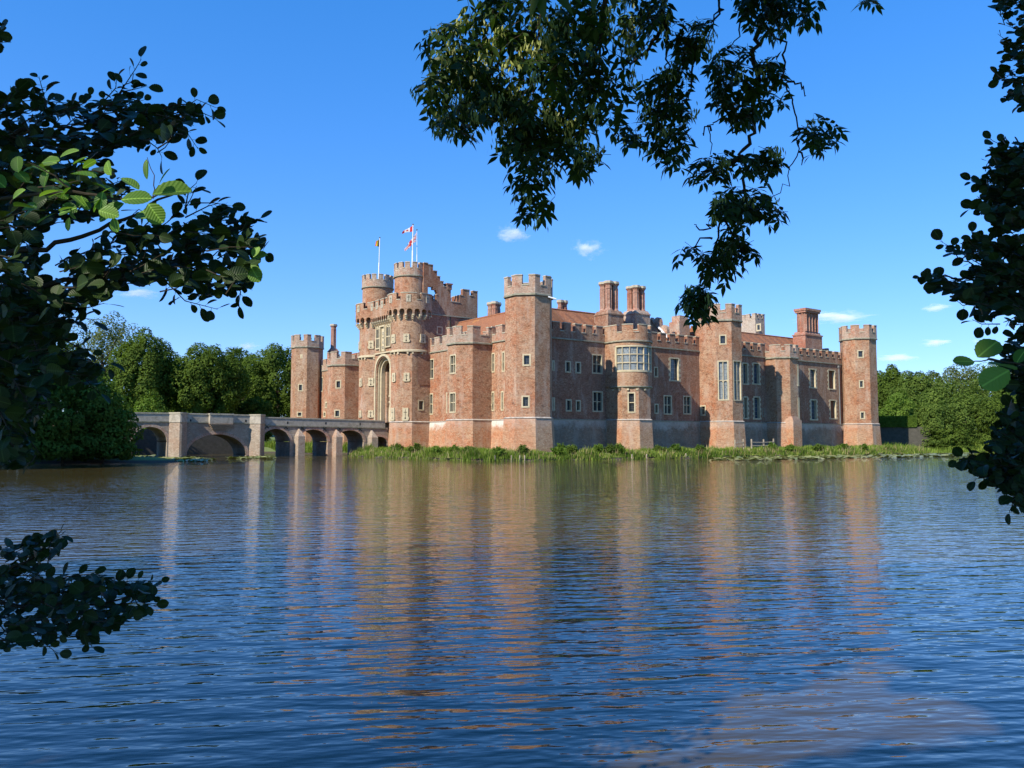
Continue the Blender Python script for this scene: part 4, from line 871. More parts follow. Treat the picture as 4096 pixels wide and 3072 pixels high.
pole(26.2, 1.4, 1, 1397, 470, 1395, 145, 'thin white flagpole just right of the tallest pole', .055)
flag(1, [(1026, 236), (992, 262), (982, 304), (1022, 312)], W(35.3, 0).y, flag_mat('black_yellow_red_cloth', [(0, BLK), (.34, YEL), (.7, RED)]), 'limp black, yellow and red flag on the left-hand pole', 2, .12)
fm, n, l, b, out = newmat('red_white_leaf_cloth'); uvn = n.new('ShaderNodeTexCoord').outputs['UV']; s = n.new('ShaderNodeSeparateXYZ'); l.new(uvn, s.inputs[0])
side = math_n(n, l, 'GREATER_THAN', math_n(n, l, 'ABSOLUTE', math_n(n, l, 'SUBTRACT', s.outputs['X'], .5)), .25)
lf = math_n(n, l, 'LESS_THAN', math_n(n, l, 'ADD', math_n(n, l, 'ABSOLUTE', math_n(n, l, 'SUBTRACT', s.outputs['X'], .5)), math_n(n, l, 'MULTIPLY', math_n(n, l, 'ABSOLUTE', math_n(n, l, 'SUBTRACT', s.outputs['Y'], .5)), .5)), .15)
l.new(mix(n, l, math_n(n, l, 'MAXIMUM', side, lf), WHT, RED), b.inputs['Base Color']); b.inputs['Roughness'].default_value = .8
flag(1, [(1352, 105), (1250, 168), (1246, 182), (1350, 162)], W(25.7, -.3).y, fm, 'red and white flag with a red leaf, flying highest over the gatehouse', 2, .2)
fm2, n, l, b, out = newmat('crossed_union_cloth'); uvn = n.new('ShaderNodeTexCoord').outputs['UV']; s = n.new('ShaderNodeSeparateXYZ'); l.new(uvn, s.inputs[0])
X = math_n(n, l, 'ABSOLUTE', math_n(n, l, 'SUBTRACT', s.outputs['X'], .5)); Yv = math_n(n, l, 'ABSOLUTE', math_n(n, l, 'SUBTRACT', s.outputs['Y'], .5)); dg = math_n(n, l, 'ABSOLUTE', math_n(n, l, 'SUBTRACT', X, Yv)); mn = math_n(n, l, 'MINIMUM', X, Yv)
w1 = math_n(n, l, 'MAXIMUM', math_n(n, l, 'LESS_THAN', mn, .16), math_n(n, l, 'LESS_THAN', dg, .12)); r1 = math_n(n, l, 'MAXIMUM', math_n(n, l, 'LESS_THAN', mn, .09), math_n(n, l, 'LESS_THAN', dg, .04))
l.new(mix(n, l, r1, mix(n, l, w1, BLU, WHT), RED), b.inputs['Base Color']); b.inputs['Roughness'].default_value = .8
flag(1, [(1392, 172), (1268, 338), (1280, 360), (1384, 258)], W(26.2, 1.4).y, fm2, 'drooping red, white and blue flag with crosses, just below the highest flag', 3, .15)

# ------------------------------------------------------------------ ground, moat water
rng = np.random.default_rng(7); random.seed(7)
shore = [(-60, 2.4), (-20, 3.0), (0, 2.6), (20, 3.2), (46, 4), (56, 32), (64, 70), (73, 105), (75, 124), (66, 130.5), (61, 124)]
for u, v in [(-10.6, 60), (-10.0, 48), (-8.8, 34), (-7.6, 20), (-6.6, 4), (-6, -3), (-2.8, -8.5), (8, -10), (17.8, -10.9), (24, -9), (27.5, -4.2), (34, -4.2), (38, -8.6), (50, -9), (50, -21), (48, -34), (36, -39), (28, -40.5)]:
    p = W(u, v); shore.append((p.x, p.y))
shore += [(-29.5, 73.5), (-36, 72.5), (-47, 68.5), (-56, 50), (-62, 30)]
def sdist(X, Y, poly):                    # signed distance to the moat outline, positive on land
    d = np.full(X.shape, 1e9); ins = np.zeros(X.shape, bool); n = len(poly)
    for i in range(n):
        (ax, ay), (bx, by) = poly[i], poly[(i + 1) % n]; dx, dy = bx - ax, by - ay
        t = np.clip(((X - ax) * dx + (Y - ay) * dy) / (dx * dx + dy * dy), 0, 1)
        d = np.minimum(d, np.hypot(X - ax - t * dx, Y - ay - t * dy))
        c_ = ((ay > Y) != (by > Y)); xi = (bx - ax) * (Y - ay) / ((by - ay) if by != ay else 1e-9) + ax
        ins ^= c_ & (X < xi)
    return np.where(ins, -d, d)
def height(X, Y):
    X = np.asarray(X, float); Y = np.asarray(Y, float); d = sdist(X, Y, shore)
    h = .22 + .75 * (1 - np.exp(-np.maximum(d, 0) / 3.0))
    h = h + np.clip((Y - 128) * .028, 0, 5) + np.clip((-X - 40) * .02, 0, 1.2) * (Y > 75)
    h = h + .08 * np.sin(X * .9) * np.cos(Y * 1.1)
    return np.where(d > 0, h, np.maximum(-1.2, -.12 + d * .4))
gx = np.concatenate([np.linspace(-4000, -170, 12)[:-1], np.arange(-170, 171, 1.6), np.linspace(171, 4000, 12)[1:]])
gy = np.concatenate([np.linspace(-4000, -30, 10)[:-1], np.arange(-30, 260, 1.6), np.linspace(261, 5000, 14)[1:]])
GX, GY = np.meshgrid(gx, gy); Z = height(GX, GY)
vs = np.stack([GX.ravel(), GY.ravel(), Z.ravel()], 1); nx, ny = len(gx), len(gy)
I = (np.arange(ny - 1)[:, None] * nx + np.arange(nx - 1)[None, :]).ravel()
me = mesh_np('ground', vs, np.stack([I, I + 1, I + nx + 1, I + nx], 1), GROUND); me.polygons.foreach_set('use_smooth', [True] * len(me.polygons))
tag(link('ground', me), kind='structure')
me = mesh_np('moat_water', [(-190, -10, 0), (190, -10, 0), (190, 190, 0), (-190, 190, 0)], [(0, 1, 2, 3)], WATER); tag(link('moat_water', me), kind='structure')

# ------------------------------------------------------------------ the bridge
BU0, BU1 = 28.3, 33.2
bl = W(30.7, -18); bridge = thing('stone_bridge', 'long brick and stone arched bridge crossing the moat to the castle gate', 'bridge', (bl.x, bl.y, 0))
def bpart(mb, name, mats, parent=None): return mb.build(name, mats, parent or bridge, bridge)
bf = Face(W(BU0, -42), W(BU0, -2.0))
def bv(x, y=400): return bf.px(*px(7, x, y))[0] - 42
def bz(x, y): return bf.px(*px(7, x, y))[1]
archs = []
for (x0, x1, yt, ys) in ((238, 495, 290, 400), (640, 1080, 345, 500), (1190, 1400, 305, 400), (1460, 1680, 310, 400), (1735, 1945, 315, 400), (1995, 2120, 362, 410)):
    v0, v1 = bv(x0), bv(x1); archs.append((v0, v1, bz((x0 + x1) / 2, ys), bz((x0 + x1) / 2, yt)))
def intr(v):
    for v0, v1, zs_, zt_ in archs:
        if v0 < v < v1: x = (v - (v0 + v1) / 2) / ((v1 - v0) / 2); return zs_ + (zt_ - zs_) * math.sqrt(max(0, 1 - x * x))
    return None
def ptop(v): return np.interp(v, [-42, -29, -19, -18, -2], [4.95, 5.03, 4.95, 4.72, 4.50])
vv = sorted(set([-40.0, -2.0] + [round(x, 3) for x in np.arange(-40, -2, .25)] + [x + e for a in archs for x in (a[0], a[1]) for e in (-.001, .001)])); sw = {1: MB(), -1: MB()}; sof = MB()
for a, b_ in zip(vv, vv[1:]):
    m_ = (a + b_) / 2; za = intr(a + 1e-4) if intr(m_) is not None else None; zb_ = intr(b_ - 1e-4) if intr(m_) is not None else None
    if za is None: za = zb_ = -1.0
    ta, tb = ptop(a) - .95, ptop(b_) - .95
    for uu, sgn in ((BU0, 1), (BU1, -1)):
        mb = sw[sgn]
        A, B = W(uu, a), W(uu, b_); pts = [(A.x, A.y, za), (B.x, B.y, zb_), (B.x, B.y, tb), (A.x, A.y, ta)]
        mb.quad(pts if sgn > 0 else pts[::-1], uv=[(a, za), (b_, zb_), (b_, tb), (a, ta)] if sgn > 0 else [(a, ta), (b_, tb), (b_, zb_), (a, za)])
    if za > -1:
        A, B, Cc, D = W(BU0, a), W(BU0, b_), W(BU1, b_), W(BU1, a); sof.quad([(A.x, A.y, za), (D.x, D.y, za), (Cc.x, Cc.y, zb_), (B.x, B.y, zb_)])
    A, B, Cc, D = W(BU0, a), W(BU0, b_), W(BU1, b_), W(BU1, a); sof.quad([(A.x, A.y, ta), (B.x, B.y, tb), (Cc.x, Cc.y, tb), (D.x, D.y, ta)])
for v0, v1, zs_, zt_ in archs:
    for vq in (v0, v1):
        A, D = W(BU0, vq), W(BU1, vq); sof.quad([(A.x, A.y, -1), (D.x, D.y, -1), (D.x, D.y, zs_), (A.x, A.y, zs_)])
sp_ = bpart(sw[1], 'spandrel_wall', [BRIDGE_B]); bpart(sw[-1], 'spandrel_wall', [BRIDGE_B]); bpart(sof, 'arch_vault', [BRIDGE_B], sp_)
for v0, v1, zs_, zt_ in archs:             # brick voussoir ring, a little proud
    rg = MB(); N = 20; vc, hw = (v0 + v1) / 2, (v1 - v0) / 2
    for k in range(N):
        a, b_ = math.pi * k / N, math.pi * (k + 1) / N
        q = []
        for (t, e) in ((a, 0), (b_, 0), (b_, .32), (a, .32)): p = W(BU0 - .035, vc - (hw + e) * math.cos(t)); q.append((p.x, p.y, zs_ + (zt_ - zs_ + e) * math.sin(t)))
        rg.quad(q, uv=[(k * .24, 0), (k * .24 + .24, 0), (k * .24 + .24, .32), (k * .24, .32)])
    bpart(rg, 'arch_ring', [brick_mat('arch_ring_brick', (.36, .15, .09), (.44, .22, .14), (.48, .42, .36), pale=.4, dark=.4) if v0 == archs[0][0] else bpy.data.materials['arch_ring_brick']])
def bbox(mb, u0, u1, v0, v1, z0a, z0b, z1a, z1b):
    P = [W(u0, v0), W(u0, v1), W(u1, v1), W(u1, v0)]; zz0 = [z0a, z0b, z0b, z0a]; zz1 = [z1a, z1b, z1b, z1a]
    lo = [(p.x, p.y, z) for p, z in zip(P, zz0)]; hi = [(p.x, p.y, z) for p, z in zip(P, zz1)]
    for i in range(4): j = (i + 1) % 4; mb.quad([lo[i], lo[j], hi[j], hi[i]])
    mb.quad(hi); mb.quad(lo[::-1])
PAR = stone_mat('grey_parapet_stone', (.44, .40, .33), .35, lichen=(.2, .18, .13), la=.6)
PIER = brick_mat('pale_pier_brick', (.29, .17, .12), (.36, .25, .18), (.42, .37, .3), pale=.7, pale_c=(.36, .31, .25), dark=.4)
for (ua, ub) in ((BU0 - .02, BU0 + .45), (BU1 - .45, BU1 + .02)):
    mb, cp_, sc = MB(), MB(), MB()
    for (a, b_) in ((-40, -29), (-29, -19.2), (-19.2, -18.0), (-18.0, -8), (-8, -2.2)):
        bbox(mb, ua, ub, a, b_, ptop(a) - .94, ptop(b_) - .94, ptop(a) - .14, ptop(b_) - .14); bbox(cp_, ua - .06, ub + .06, a, b_, ptop(a) - .136, ptop(b_) - .136, ptop(a), ptop(b_))
        bbox(sc, ua - .08, ub, a + .002, b_, ptop(a) - 1.08, ptop(b_) - 1.08, ptop(a) - .945, ptop(b_) - .945)
    pr = bpart(mb, 'parapet', [PAR]); bpart(cp_, 'coping', [CAP], pr); bpart(sc, 'string_course', [STRING], pr)
def semi_hex(v0, v1, out, u=BU0 - .02): return [tuple(W(u, v0)), tuple(W(u - out, v0 + out * .75)), tuple(W(u - out, v1 - out * .75)), tuple(W(u, v1))]
def ccw(p):
    ar = sum(p[i][0] * p[(i + 1) % len(p)][1] - p[(i + 1) % len(p)][0] * p[i][1] for i in range(len(p))); return p if ar > 0 else p[::-1]
for (x0, x1) in ((505, 640), (1100, 1212)):
    v0, v1 = bv(x0) , bv(x1); out = 1.15; zt_ = ptop((v0 + v1) / 2)
    mb = MB(); mb.prism(ccw(semi_hex(v0, v1, out)), -1, zt_ - .95); pr = bpart(mb, 'pier', [PIER])
    mb = MB(); mb.prism(ccw(semi_hex(v0 - .08, v1 + .08, out + .1)), zt_ - 1.08, zt_ - .94, bottom=True); mb.prism(ccw(semi_hex(v0, v1, out + .04)), zt_ - .939, zt_ - .12); bpart(mb, 'refuge_parapet', [PAR], pr)
    mb = MB(); mb.prism(ccw(semi_hex(v0 - .08, v1 + .08, out + .1)), zt_ - .118, zt_ + .04, bottom=True); bpart(mb, 'coping', [CAP], pr)
for (x0, x1) in ((1412, 1445), (1688, 1724), (1952, 1985)):      # pointed buttresses between the arches
    vc = (bv(x0) + bv(x1)) / 2 + .5; mb = MB(); w2 = .42; out = 1.3
    base = ccw([tuple(W(BU0 - .01, vc - w2)), tuple(W(BU0 - out, vc - w2)), tuple(W(BU0 - out, vc + w2)), tuple(W(BU0 - .01, vc + w2))])
    zt_ = ptop(vc) - 1.35; mb.prism(base, -1, zt_ - .9, top=False)
    A = [(*W(BU0 - .01, vc - w2), zt_ - .9), (*W(BU0 - out, vc - w2), zt_ - .9), (*W(BU0 - out, vc + w2), zt_ - .9), (*W(BU0 - .01, vc + w2), zt_ - .9)]; T = (*W(BU0 - .01, vc), zt_); T2 = (*W(BU0 - .5, vc), zt_)
    mb.quad([A[0], A[1], T2, T]); mb.quad([A[1], A[2], T2]); mb.quad([A[2], A[3], T, T2]); bpart(mb, 'buttress', [PIER])
v0, v1 = bv(800, 250), bv(970, 250); zt_ = ptop((v0 + v1) / 2)          # bay carried on corbelling over the main arch
mb = MB(); mb.prism(ccw([tuple(W(BU0, v0)), tuple(W(BU0 - .62, v0)), tuple(W(BU0 - .62, v1)), tuple(W(BU0, v1))]), zt_ - 1.05, zt_ - .13, bottom=True); by = bpart(mb, 'refuge_bay', [PAR])
mb = MB()
for k in range(5): e = .62 * (1 - k / 5); s2 = k * .12; mb.prism(ccw([tuple(W(BU0, v0 + s2)), tuple(W(BU0 - e, v0 + s2)), tuple(W(BU0 - e, v1 - s2)), tuple(W(BU0, v1 - s2))]), zt_ - 1.05 - .17 * (k + 1), zt_ - 1.053 - .17 * k, bottom=True)
bpart(mb, 'corbelling', [BRIDGE_B], by); mb = MB(); mb.prism(ccw([tuple(W(BU0 + .4, v0 - .06)), tuple(W(BU0 - .69, v0 - .06)), tuple(W(BU0 - .69, v1 + .06)), tuple(W(BU0 + .4, v1 + .06))]), zt_ - .126, zt_ + .03, bottom=True); bpart(mb, 'coping', [CAP], by)
for (x, y) in ((1230, 287), (1370, 292), (1492, 298), (1655, 305), (1767, 305), (1918, 308)):     # iron tie-plates
    a, z = bf.px(*px(7, x, y)); c = Vector(bf.P(a, z, .05)); mb = MB(); d3 = Vector((bf.d.x, bf.d.y, 0)); n3 = Vector((bf.n.x, bf.n.y, 0)); up = Vector((0, 0, 1))
    for sg in (-1, 1): q = (d3 + up * sg).normalized(); mb.obox(c + n3 * .01 * sg, q * .33, n3 * .03, q.cross(n3) * .045)
    bpart(mb, 'tie_plate', [IRON_SLIT])
for (x, y) in ((1383, 258), (1665, 263), (1918, 268), (668, 242), (1075, 245), (265, 237)):
    a, z = bf.px(*px(7, x, y)); mb = MB(); bf.box(mb, a - .09, a + .09, z - .16, z + .12, -.1, .03); bpart(mb, 'drain_hole', [IRON_SLIT])
# dark retaining wall of the dry side, seen through the main arch
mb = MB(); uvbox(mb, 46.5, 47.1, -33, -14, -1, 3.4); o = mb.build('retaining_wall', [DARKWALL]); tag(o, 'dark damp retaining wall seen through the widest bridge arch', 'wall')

# ------------------------------------------------------------------ plants
def rand_unit(n):
    v = rng.normal(size=(n, 3)); return v / np.linalg.norm(v, axis=1)[:, None]
def leaf_cloud(P, N, size, jitter=.6, aspect=.62, droop=.15):
    """bent leaf clusters (two quads each) at points P with mean normals N"""
    n = len(P); nn = N + rand_unit(n) * jitter; nn /= np.linalg.norm(nn, axis=1)[:, None] + 1e-9
    a = np.cross(nn, rand_unit(n)); a /= np.linalg.norm(a, axis=1)[:, None] + 1e-9; b_ = np.cross(nn, a)
    s = (size * rng.uniform(.55, 1.4, n))[:, None]; a = a * s * .5; b_ = b_ * s * .5 * aspect; k = nn * s * droop
    V = np.stack([P - a - k, P - b_ * .9 + k * .3, P + a - k, P + b_ * .9 + k * .3], 1).reshape(-1, 3)
    i = np.arange(n)[:, None] * 4; F = np.concatenate([i + np.array([[0, 1, 2]]), i + np.array([[0, 2, 3]])], 0)
    return V, F
def crown_points(n, rx, rz, lobes=26, lobe_r=.34, hollow=.55, seed=0, base=0.0, flat=.0):
    r = np.random.default_rng(seed); L = []
    for k in range(lobes):
        z = 1 - 2 * (k + .5) / lobes; z = z if z > -.75 else -.75; t = k * 2.39996 + r.uniform(-.3, .3); q = math.sqrt(max(0, 1 - z * z)); rr_ = r.uniform(.55, .86)
        L.append((q * math.cos(t) * rr_, q * math.sin(t) * rr_, z * rr_, r.uniform(.75, 1.25) * lobe_r))
    L.append((0, 0, 0, .5)); L = np.array(L); pick = r.choice(len(L), n, p=L[:, 3] ** 2 / np.sum(L[:, 3] ** 2))
    d = r.normal(size=(n, 3)); d /= np.linalg.norm(d, axis=1)[:, None]; rad = L[pick, 3] * (hollow + (1 - hollow) * r.random(n) ** .5) * r.uniform(.85, 1.12, n)
    P = L[pick, :3] + d * rad[:, None]
    # keep only what is near the outside of the crown
    dist = np.linalg.norm(P, axis=1); keep = dist > .42; P = P[keep]; N = d[keep] * .6 + P / (np.linalg.norm(P, axis=1)[:, None] + 1e-6) * .5
    N[:, 2] += .35
    return P * np.array([rx, rx, rz]), N
def trunk_mesh(h, r, limbs=6, spread=2.5, seed=0):
    rd_ = random.Random(seed); mb = MB(); lean = (rd_.uniform(-.3, .3), rd_.uniform(-.3, .3))
    mb.tube([(0, 0, -.4), (0, 0, h * .12), (lean[0] * .5, lean[1] * .5, h * .45), (lean[0], lean[1], h * .8)], [r * 1.35, r, r * .75, r * .35], 8)
    for k in range(limbs):
        t = k * 2.4 + rd_.random(); z0 = h * (.3 + .45 * k / limbs); e = spread * rd_.uniform(.7, 1.1)
        mb.tube([(lean[0] * .4, lean[1] * .4, z0), (e * .45 * math.cos(t), e * .45 * math.sin(t), z0 + h * .12), (e * math.cos(t), e * math.sin(t), z0 + h * .3)], [r * .45, r * .3, r * .1], 6)
    return mb
PROTO = {}
def tree(kind, label, group, X, Y, ztop, width, mat, cat='tree', name='tree', bare=.12, n=24000, leaf=.46, lobes=40, lobe_r=.25, seed=1, rot=None, zbase=None, hollow=.7):
    zb_ = float(height(X, Y)) if zbase is None else zbase
    H = ztop - zb_; key = (kind, seed, mat.name)
    t = thing(name, label, cat, (X, Y, zb_), group)
    if key not in PROTO:
        P, N = crown_points(n, 1.0, 1.0, lobes, lobe_r, hollow, seed)
        PROTO[key] = (P, N)
    P, N = PROTO[key]; rz = H * (1 - bare) / 2 * 1.0; rx = width / 2
    S = np.array([rx * .93, rx * .93, rz * .97]); Pw = P * S; Pw[:, 2] += H * bare + rz
    if bare <= .02:                       # bushes are as full at the foot as higher up
        q_ = rng.random(len(Pw)) < .3; Pw[q_, 2] *= .35
    Pw[:, 2] = np.maximum(Pw[:, 2], .05 + rng.random(len(Pw)) * .4)
    a = rot if rot is not None else random.random() * 6.28; c_, s_ = math.cos(a), math.sin(a)
    Rm = np.array([[c_, -s_, 0], [s_, c_, 0], [0, 0, 1]]); V, F = leaf_cloud(Pw @ Rm.T, N @ Rm.T, leaf)
    link('crown', mesh_np('crown', V, F, mat), t)
    mb = trunk_mesh(H * .8, max(.05, H * (.022 if bare > .02 else .012)), 6, rx * .6, seed); mb.build('trunk' if bare > .02 else 'stem', [BARK], t)
    return t
def tp(x, ytop, Y): p = at(x, ytop, Y); return p.x, p.z
LG = 'trees beyond the bridge'
def T(x, yt, Y, wpx, mat, label, group, **k):
    X, zt_ = tp(x, yt, Y); return tree(k.pop('kind', 'broad'), label, group, X, Y, zt_, wpx / FPX * Y, mat, **k)
T(585, 1302, 128, 300, LF_DARK, 'dark round-topped tree behind the left end of the bridge', LG, seed=1, bare=.06, name='broadleaf_tree')
T(838, 1355, 132, 330, LF_DARK, 'broad dark tree with a flat top, middle of the three beyond the bridge', LG, seed=2, bare=.06, name='broadleaf_tree')
T(1120, 1345, 152, 330, LF_DARK, 'dark tree directly beside the far left corner tower', LG, seed=3, bare=.06, name='broadleaf_tree')
T(420, 1238, 172, 330, LF_OAK, 'tall olive oak with sky gaps rising above its dark neighbours', LG, seed=4, lobes=20, lobe_r=.27, n=8500, leaf=.5, bare=.25, name='oak_tree')
T(215, 1330, 160, 330, LF_MID, 'mid green tree mostly hidden by dark overhanging leaves at the left edge', LG, seed=2, name='broadleaf_tree')
T(20, 1300, 165, 320, LF_OAK, 'leftmost distant tree, showing in gaps of the dark overhanging leaves', LG, seed=3, name='broadleaf_tree')
T(715, 1400, 168, 330, LF_DARK, 'farther dark tree filling the gap between the round-topped and the flat-topped tree', LG, seed=6, bare=.04, leaf=.6, name='broadleaf_tree')
T(985, 1400, 172, 330, LF_DARK, 'farther dark tree filling the gap just left of the tree by the corner tower', LG, seed=7, bare=.04, leaf=.6, name='broadleaf_tree')
T(400, 1495, 101, 280, LF_LIGHT, 'light green bushy sapling clump above the dark bush by the bridge', LG, seed=5, bare=.02, n=9000, leaf=.34, lobes=30, lobe_r=.26, name='willow_bush', cat='bush')
T(600, 1560, 117, 170, LF_LIGHT, 'small bright shrub just above the left part of the bridge parapet', LG, seed=6, bare=.02, n=4000, leaf=.3, name='shrub', cat='bush')
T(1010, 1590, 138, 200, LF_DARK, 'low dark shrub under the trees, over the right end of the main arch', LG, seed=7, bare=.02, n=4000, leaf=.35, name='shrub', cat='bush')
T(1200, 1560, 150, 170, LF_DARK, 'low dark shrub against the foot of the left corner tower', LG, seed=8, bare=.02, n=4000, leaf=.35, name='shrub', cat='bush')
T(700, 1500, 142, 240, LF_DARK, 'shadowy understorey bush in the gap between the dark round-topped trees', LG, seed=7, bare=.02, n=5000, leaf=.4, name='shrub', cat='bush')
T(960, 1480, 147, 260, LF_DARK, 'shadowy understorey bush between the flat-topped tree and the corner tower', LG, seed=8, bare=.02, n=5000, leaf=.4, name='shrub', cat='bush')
T(555, 1690, 121, 330, LF_DARK, 'waterside bush glimpsed through the leftmost bridge arch', LG, seed=9, bare=.0, n=6000, leaf=.35, name='shrub', cat='bush')
# dark bush at the water's edge and the trees left of the picture that shade it
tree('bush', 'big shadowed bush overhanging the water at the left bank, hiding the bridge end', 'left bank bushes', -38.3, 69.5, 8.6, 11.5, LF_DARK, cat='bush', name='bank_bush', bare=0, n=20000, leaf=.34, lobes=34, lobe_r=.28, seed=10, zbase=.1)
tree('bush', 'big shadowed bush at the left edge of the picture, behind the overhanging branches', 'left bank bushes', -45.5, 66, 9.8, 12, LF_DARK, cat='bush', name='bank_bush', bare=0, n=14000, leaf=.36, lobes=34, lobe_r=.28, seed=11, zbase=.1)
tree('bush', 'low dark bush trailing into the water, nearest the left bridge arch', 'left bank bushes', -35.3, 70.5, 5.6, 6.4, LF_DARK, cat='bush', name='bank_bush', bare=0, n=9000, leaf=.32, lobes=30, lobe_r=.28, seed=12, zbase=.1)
tree('broad', 'tall bank tree outside the left edge, shading the bushes beside the bridge', 'left bank trees', -49, 59, 23, 15.5, LF_DARK, name='broadleaf_tree', seed=2, n=16000, leaf=.8)
tree('broad', 'tall bank tree outside the left edge, nearest the camera', 'left bank trees', -52.5, 50.5, 30, 20, LF_DARK, name='broadleaf_tree', seed=3, n=20000, leaf=.95)
# right-hand wood
RG = 'trees on the right bank'
T(3545, 1455, 196, 230, LF_DARK, 'dark tree peeping out right beside the far right corner tower', RG, seed=1, n=6000, leaf=.55, bare=.05, name='broadleaf_tree')
T(3660, 1470, 190, 240, LF_MID, 'far tree with feathery top, first right of the dark tree by the corner tower', RG, seed=2, n=9000, leaf=.5, bare=.05, name='broadleaf_tree')
T(3810, 1440, 186, 260, LF_OAK, 'far olive tree under the gap of the right-hand wood skyline', RG, seed=4, n=9000, leaf=.5, bare=.05, name='broadleaf_tree')
T(3970, 1415, 180, 280, LF_MID, 'far tall tree just left of the sunlit hanging leaves', RG, seed=3, n=9000, leaf=.5, bare=.05, name='broadleaf_tree')
T(4110, 1370, 172, 280, LF_OAK, 'far tall tree at the right edge, behind the dark overhanging branches', RG, seed=2, n=9000, leaf=.5, bare=.05, name='broadleaf_tree')
T(3600, 1560, 172, 190, LF_LIGHT, 'yellow-green round bush beyond the clipped hedge', RG, seed=5, n=5000, leaf=.4, bare=.0, name='broadleaf_tree')
T(3780, 1510, 158, 280, LF_MID, 'mid-distance tree with pale twigs, above the waterside bushes', RG, seed=6, n=10000, leaf=.42, bare=.05, lobe_r=.28, lobes=34, name='broadleaf_tree')
T(3980, 1490, 152, 300, LF_MID, 'mid-distance tree below the tallest far tree on the right', RG, seed=7, n=10000, leaf=.42, bare=.05, lobe_r=.28, lobes=34, name='broadleaf_tree')
FB = 'waterside bushes on the right bank'
T(3725, 1600, 130.5, 200, LF_MID, 'leftmost waterside bush on the right bank, beside the clipped hedge', FB, seed=10, n=13000, leaf=.34, bare=0, lobes=34, lobe_r=.27, name='bank_bush', cat='bush', zbase=.1)
T(3860, 1560, 133, 270, LF_MID, 'largest waterside bush in the middle of the right bank', FB, seed=11, n=14000, leaf=.34, bare=0, lobes=34, lobe_r=.27, name='bank_bush', cat='bush', zbase=.1)
T(4020, 1560, 131, 300, LF_DARK, 'rightmost darker waterside bush, partly behind the overhanging branches', FB, seed=12, n=14000, leaf=.34, bare=0, lobes=34, lobe_r=.27, name='bank_bush', cat='bush', zbase=.1)
T(3790, 1700, 128.5, 200, LF_DARK, 'low dark bush dipping into the water under the larger bushes on the right bank', FB, seed=10, n=9000, leaf=.3, bare=0, lobes=30, lobe_r=.27, name='bank_bush', cat='bush', zbase=.05)
# clipped hedge on a dark wall, behind the far corner tower
hx0, hx1 = at(3480, 1660, 132), at(3660, 1660, 130); hz = at(3550, 1666, 131).z
d_ = (hx1 - hx0); P = []; N = []
hd = thing('clipped_hedge', 'clipped flat-topped hedge above the dark wall beside the far right tower', 'hedge', ((hx0.x + hx1.x) / 2, (hx0.y + hx1.y) / 2, 4.0))
q = rng.random((7000, 3)); fcs = rng.integers(0, 3, 7000)
dh = d_.normalized(); nh = Vector((dh.y, -dh.x, 0)); L_ = d_.length
A_ = np.zeros((7000, 3)); Nn = np.zeros((7000, 3)); t_ = (q[:, 0] - .5) * L_; dep = (q[:, 1] - .5) * 2.2; hh = q[:, 2] * (hz - 4.0)
top_ = fcs == 0; hh[top_] = hz - 4.0; dep[~top_] = 1.1; Nn[top_] = (0, 0, 1); Nn[~top_] = (nh.x, nh.y, .1)
A_[:, 0] = dh.x * t_ + nh.x * dep; A_[:, 1] = dh.y * t_ + nh.y * dep; A_[:, 2] = hh
V, F = leaf_cloud(A_, Nn, .3, .7); link('foliage', mesh_np('foliage', V, F, LF_LIGHT), hd)
mb = MB(); c0 = (hx0 + hx1) / 2; mb.obox((c0.x, c0.y, (hz + 4) / 2 - .1), dh * (L_ / 2 - .1), nh * .95, (0, 0, (hz - 4) / 2 - .1)); mb.build('dense_core', [LF_DARK], hd, hd)
mb = MB(); mb.obox((c0.x + nh.x * .1, c0.y + nh.y * .1, 1.9), dh * (L_ / 2 + 2), nh * .8, (0, 0, 2.1)); tag(mb.build('retaining_wall', [DARKWALL]), 'dark shadowed wall under the clipped hedge right of the far tower', 'wall')  # the shadow on this wall is partly put into its dark stone colour

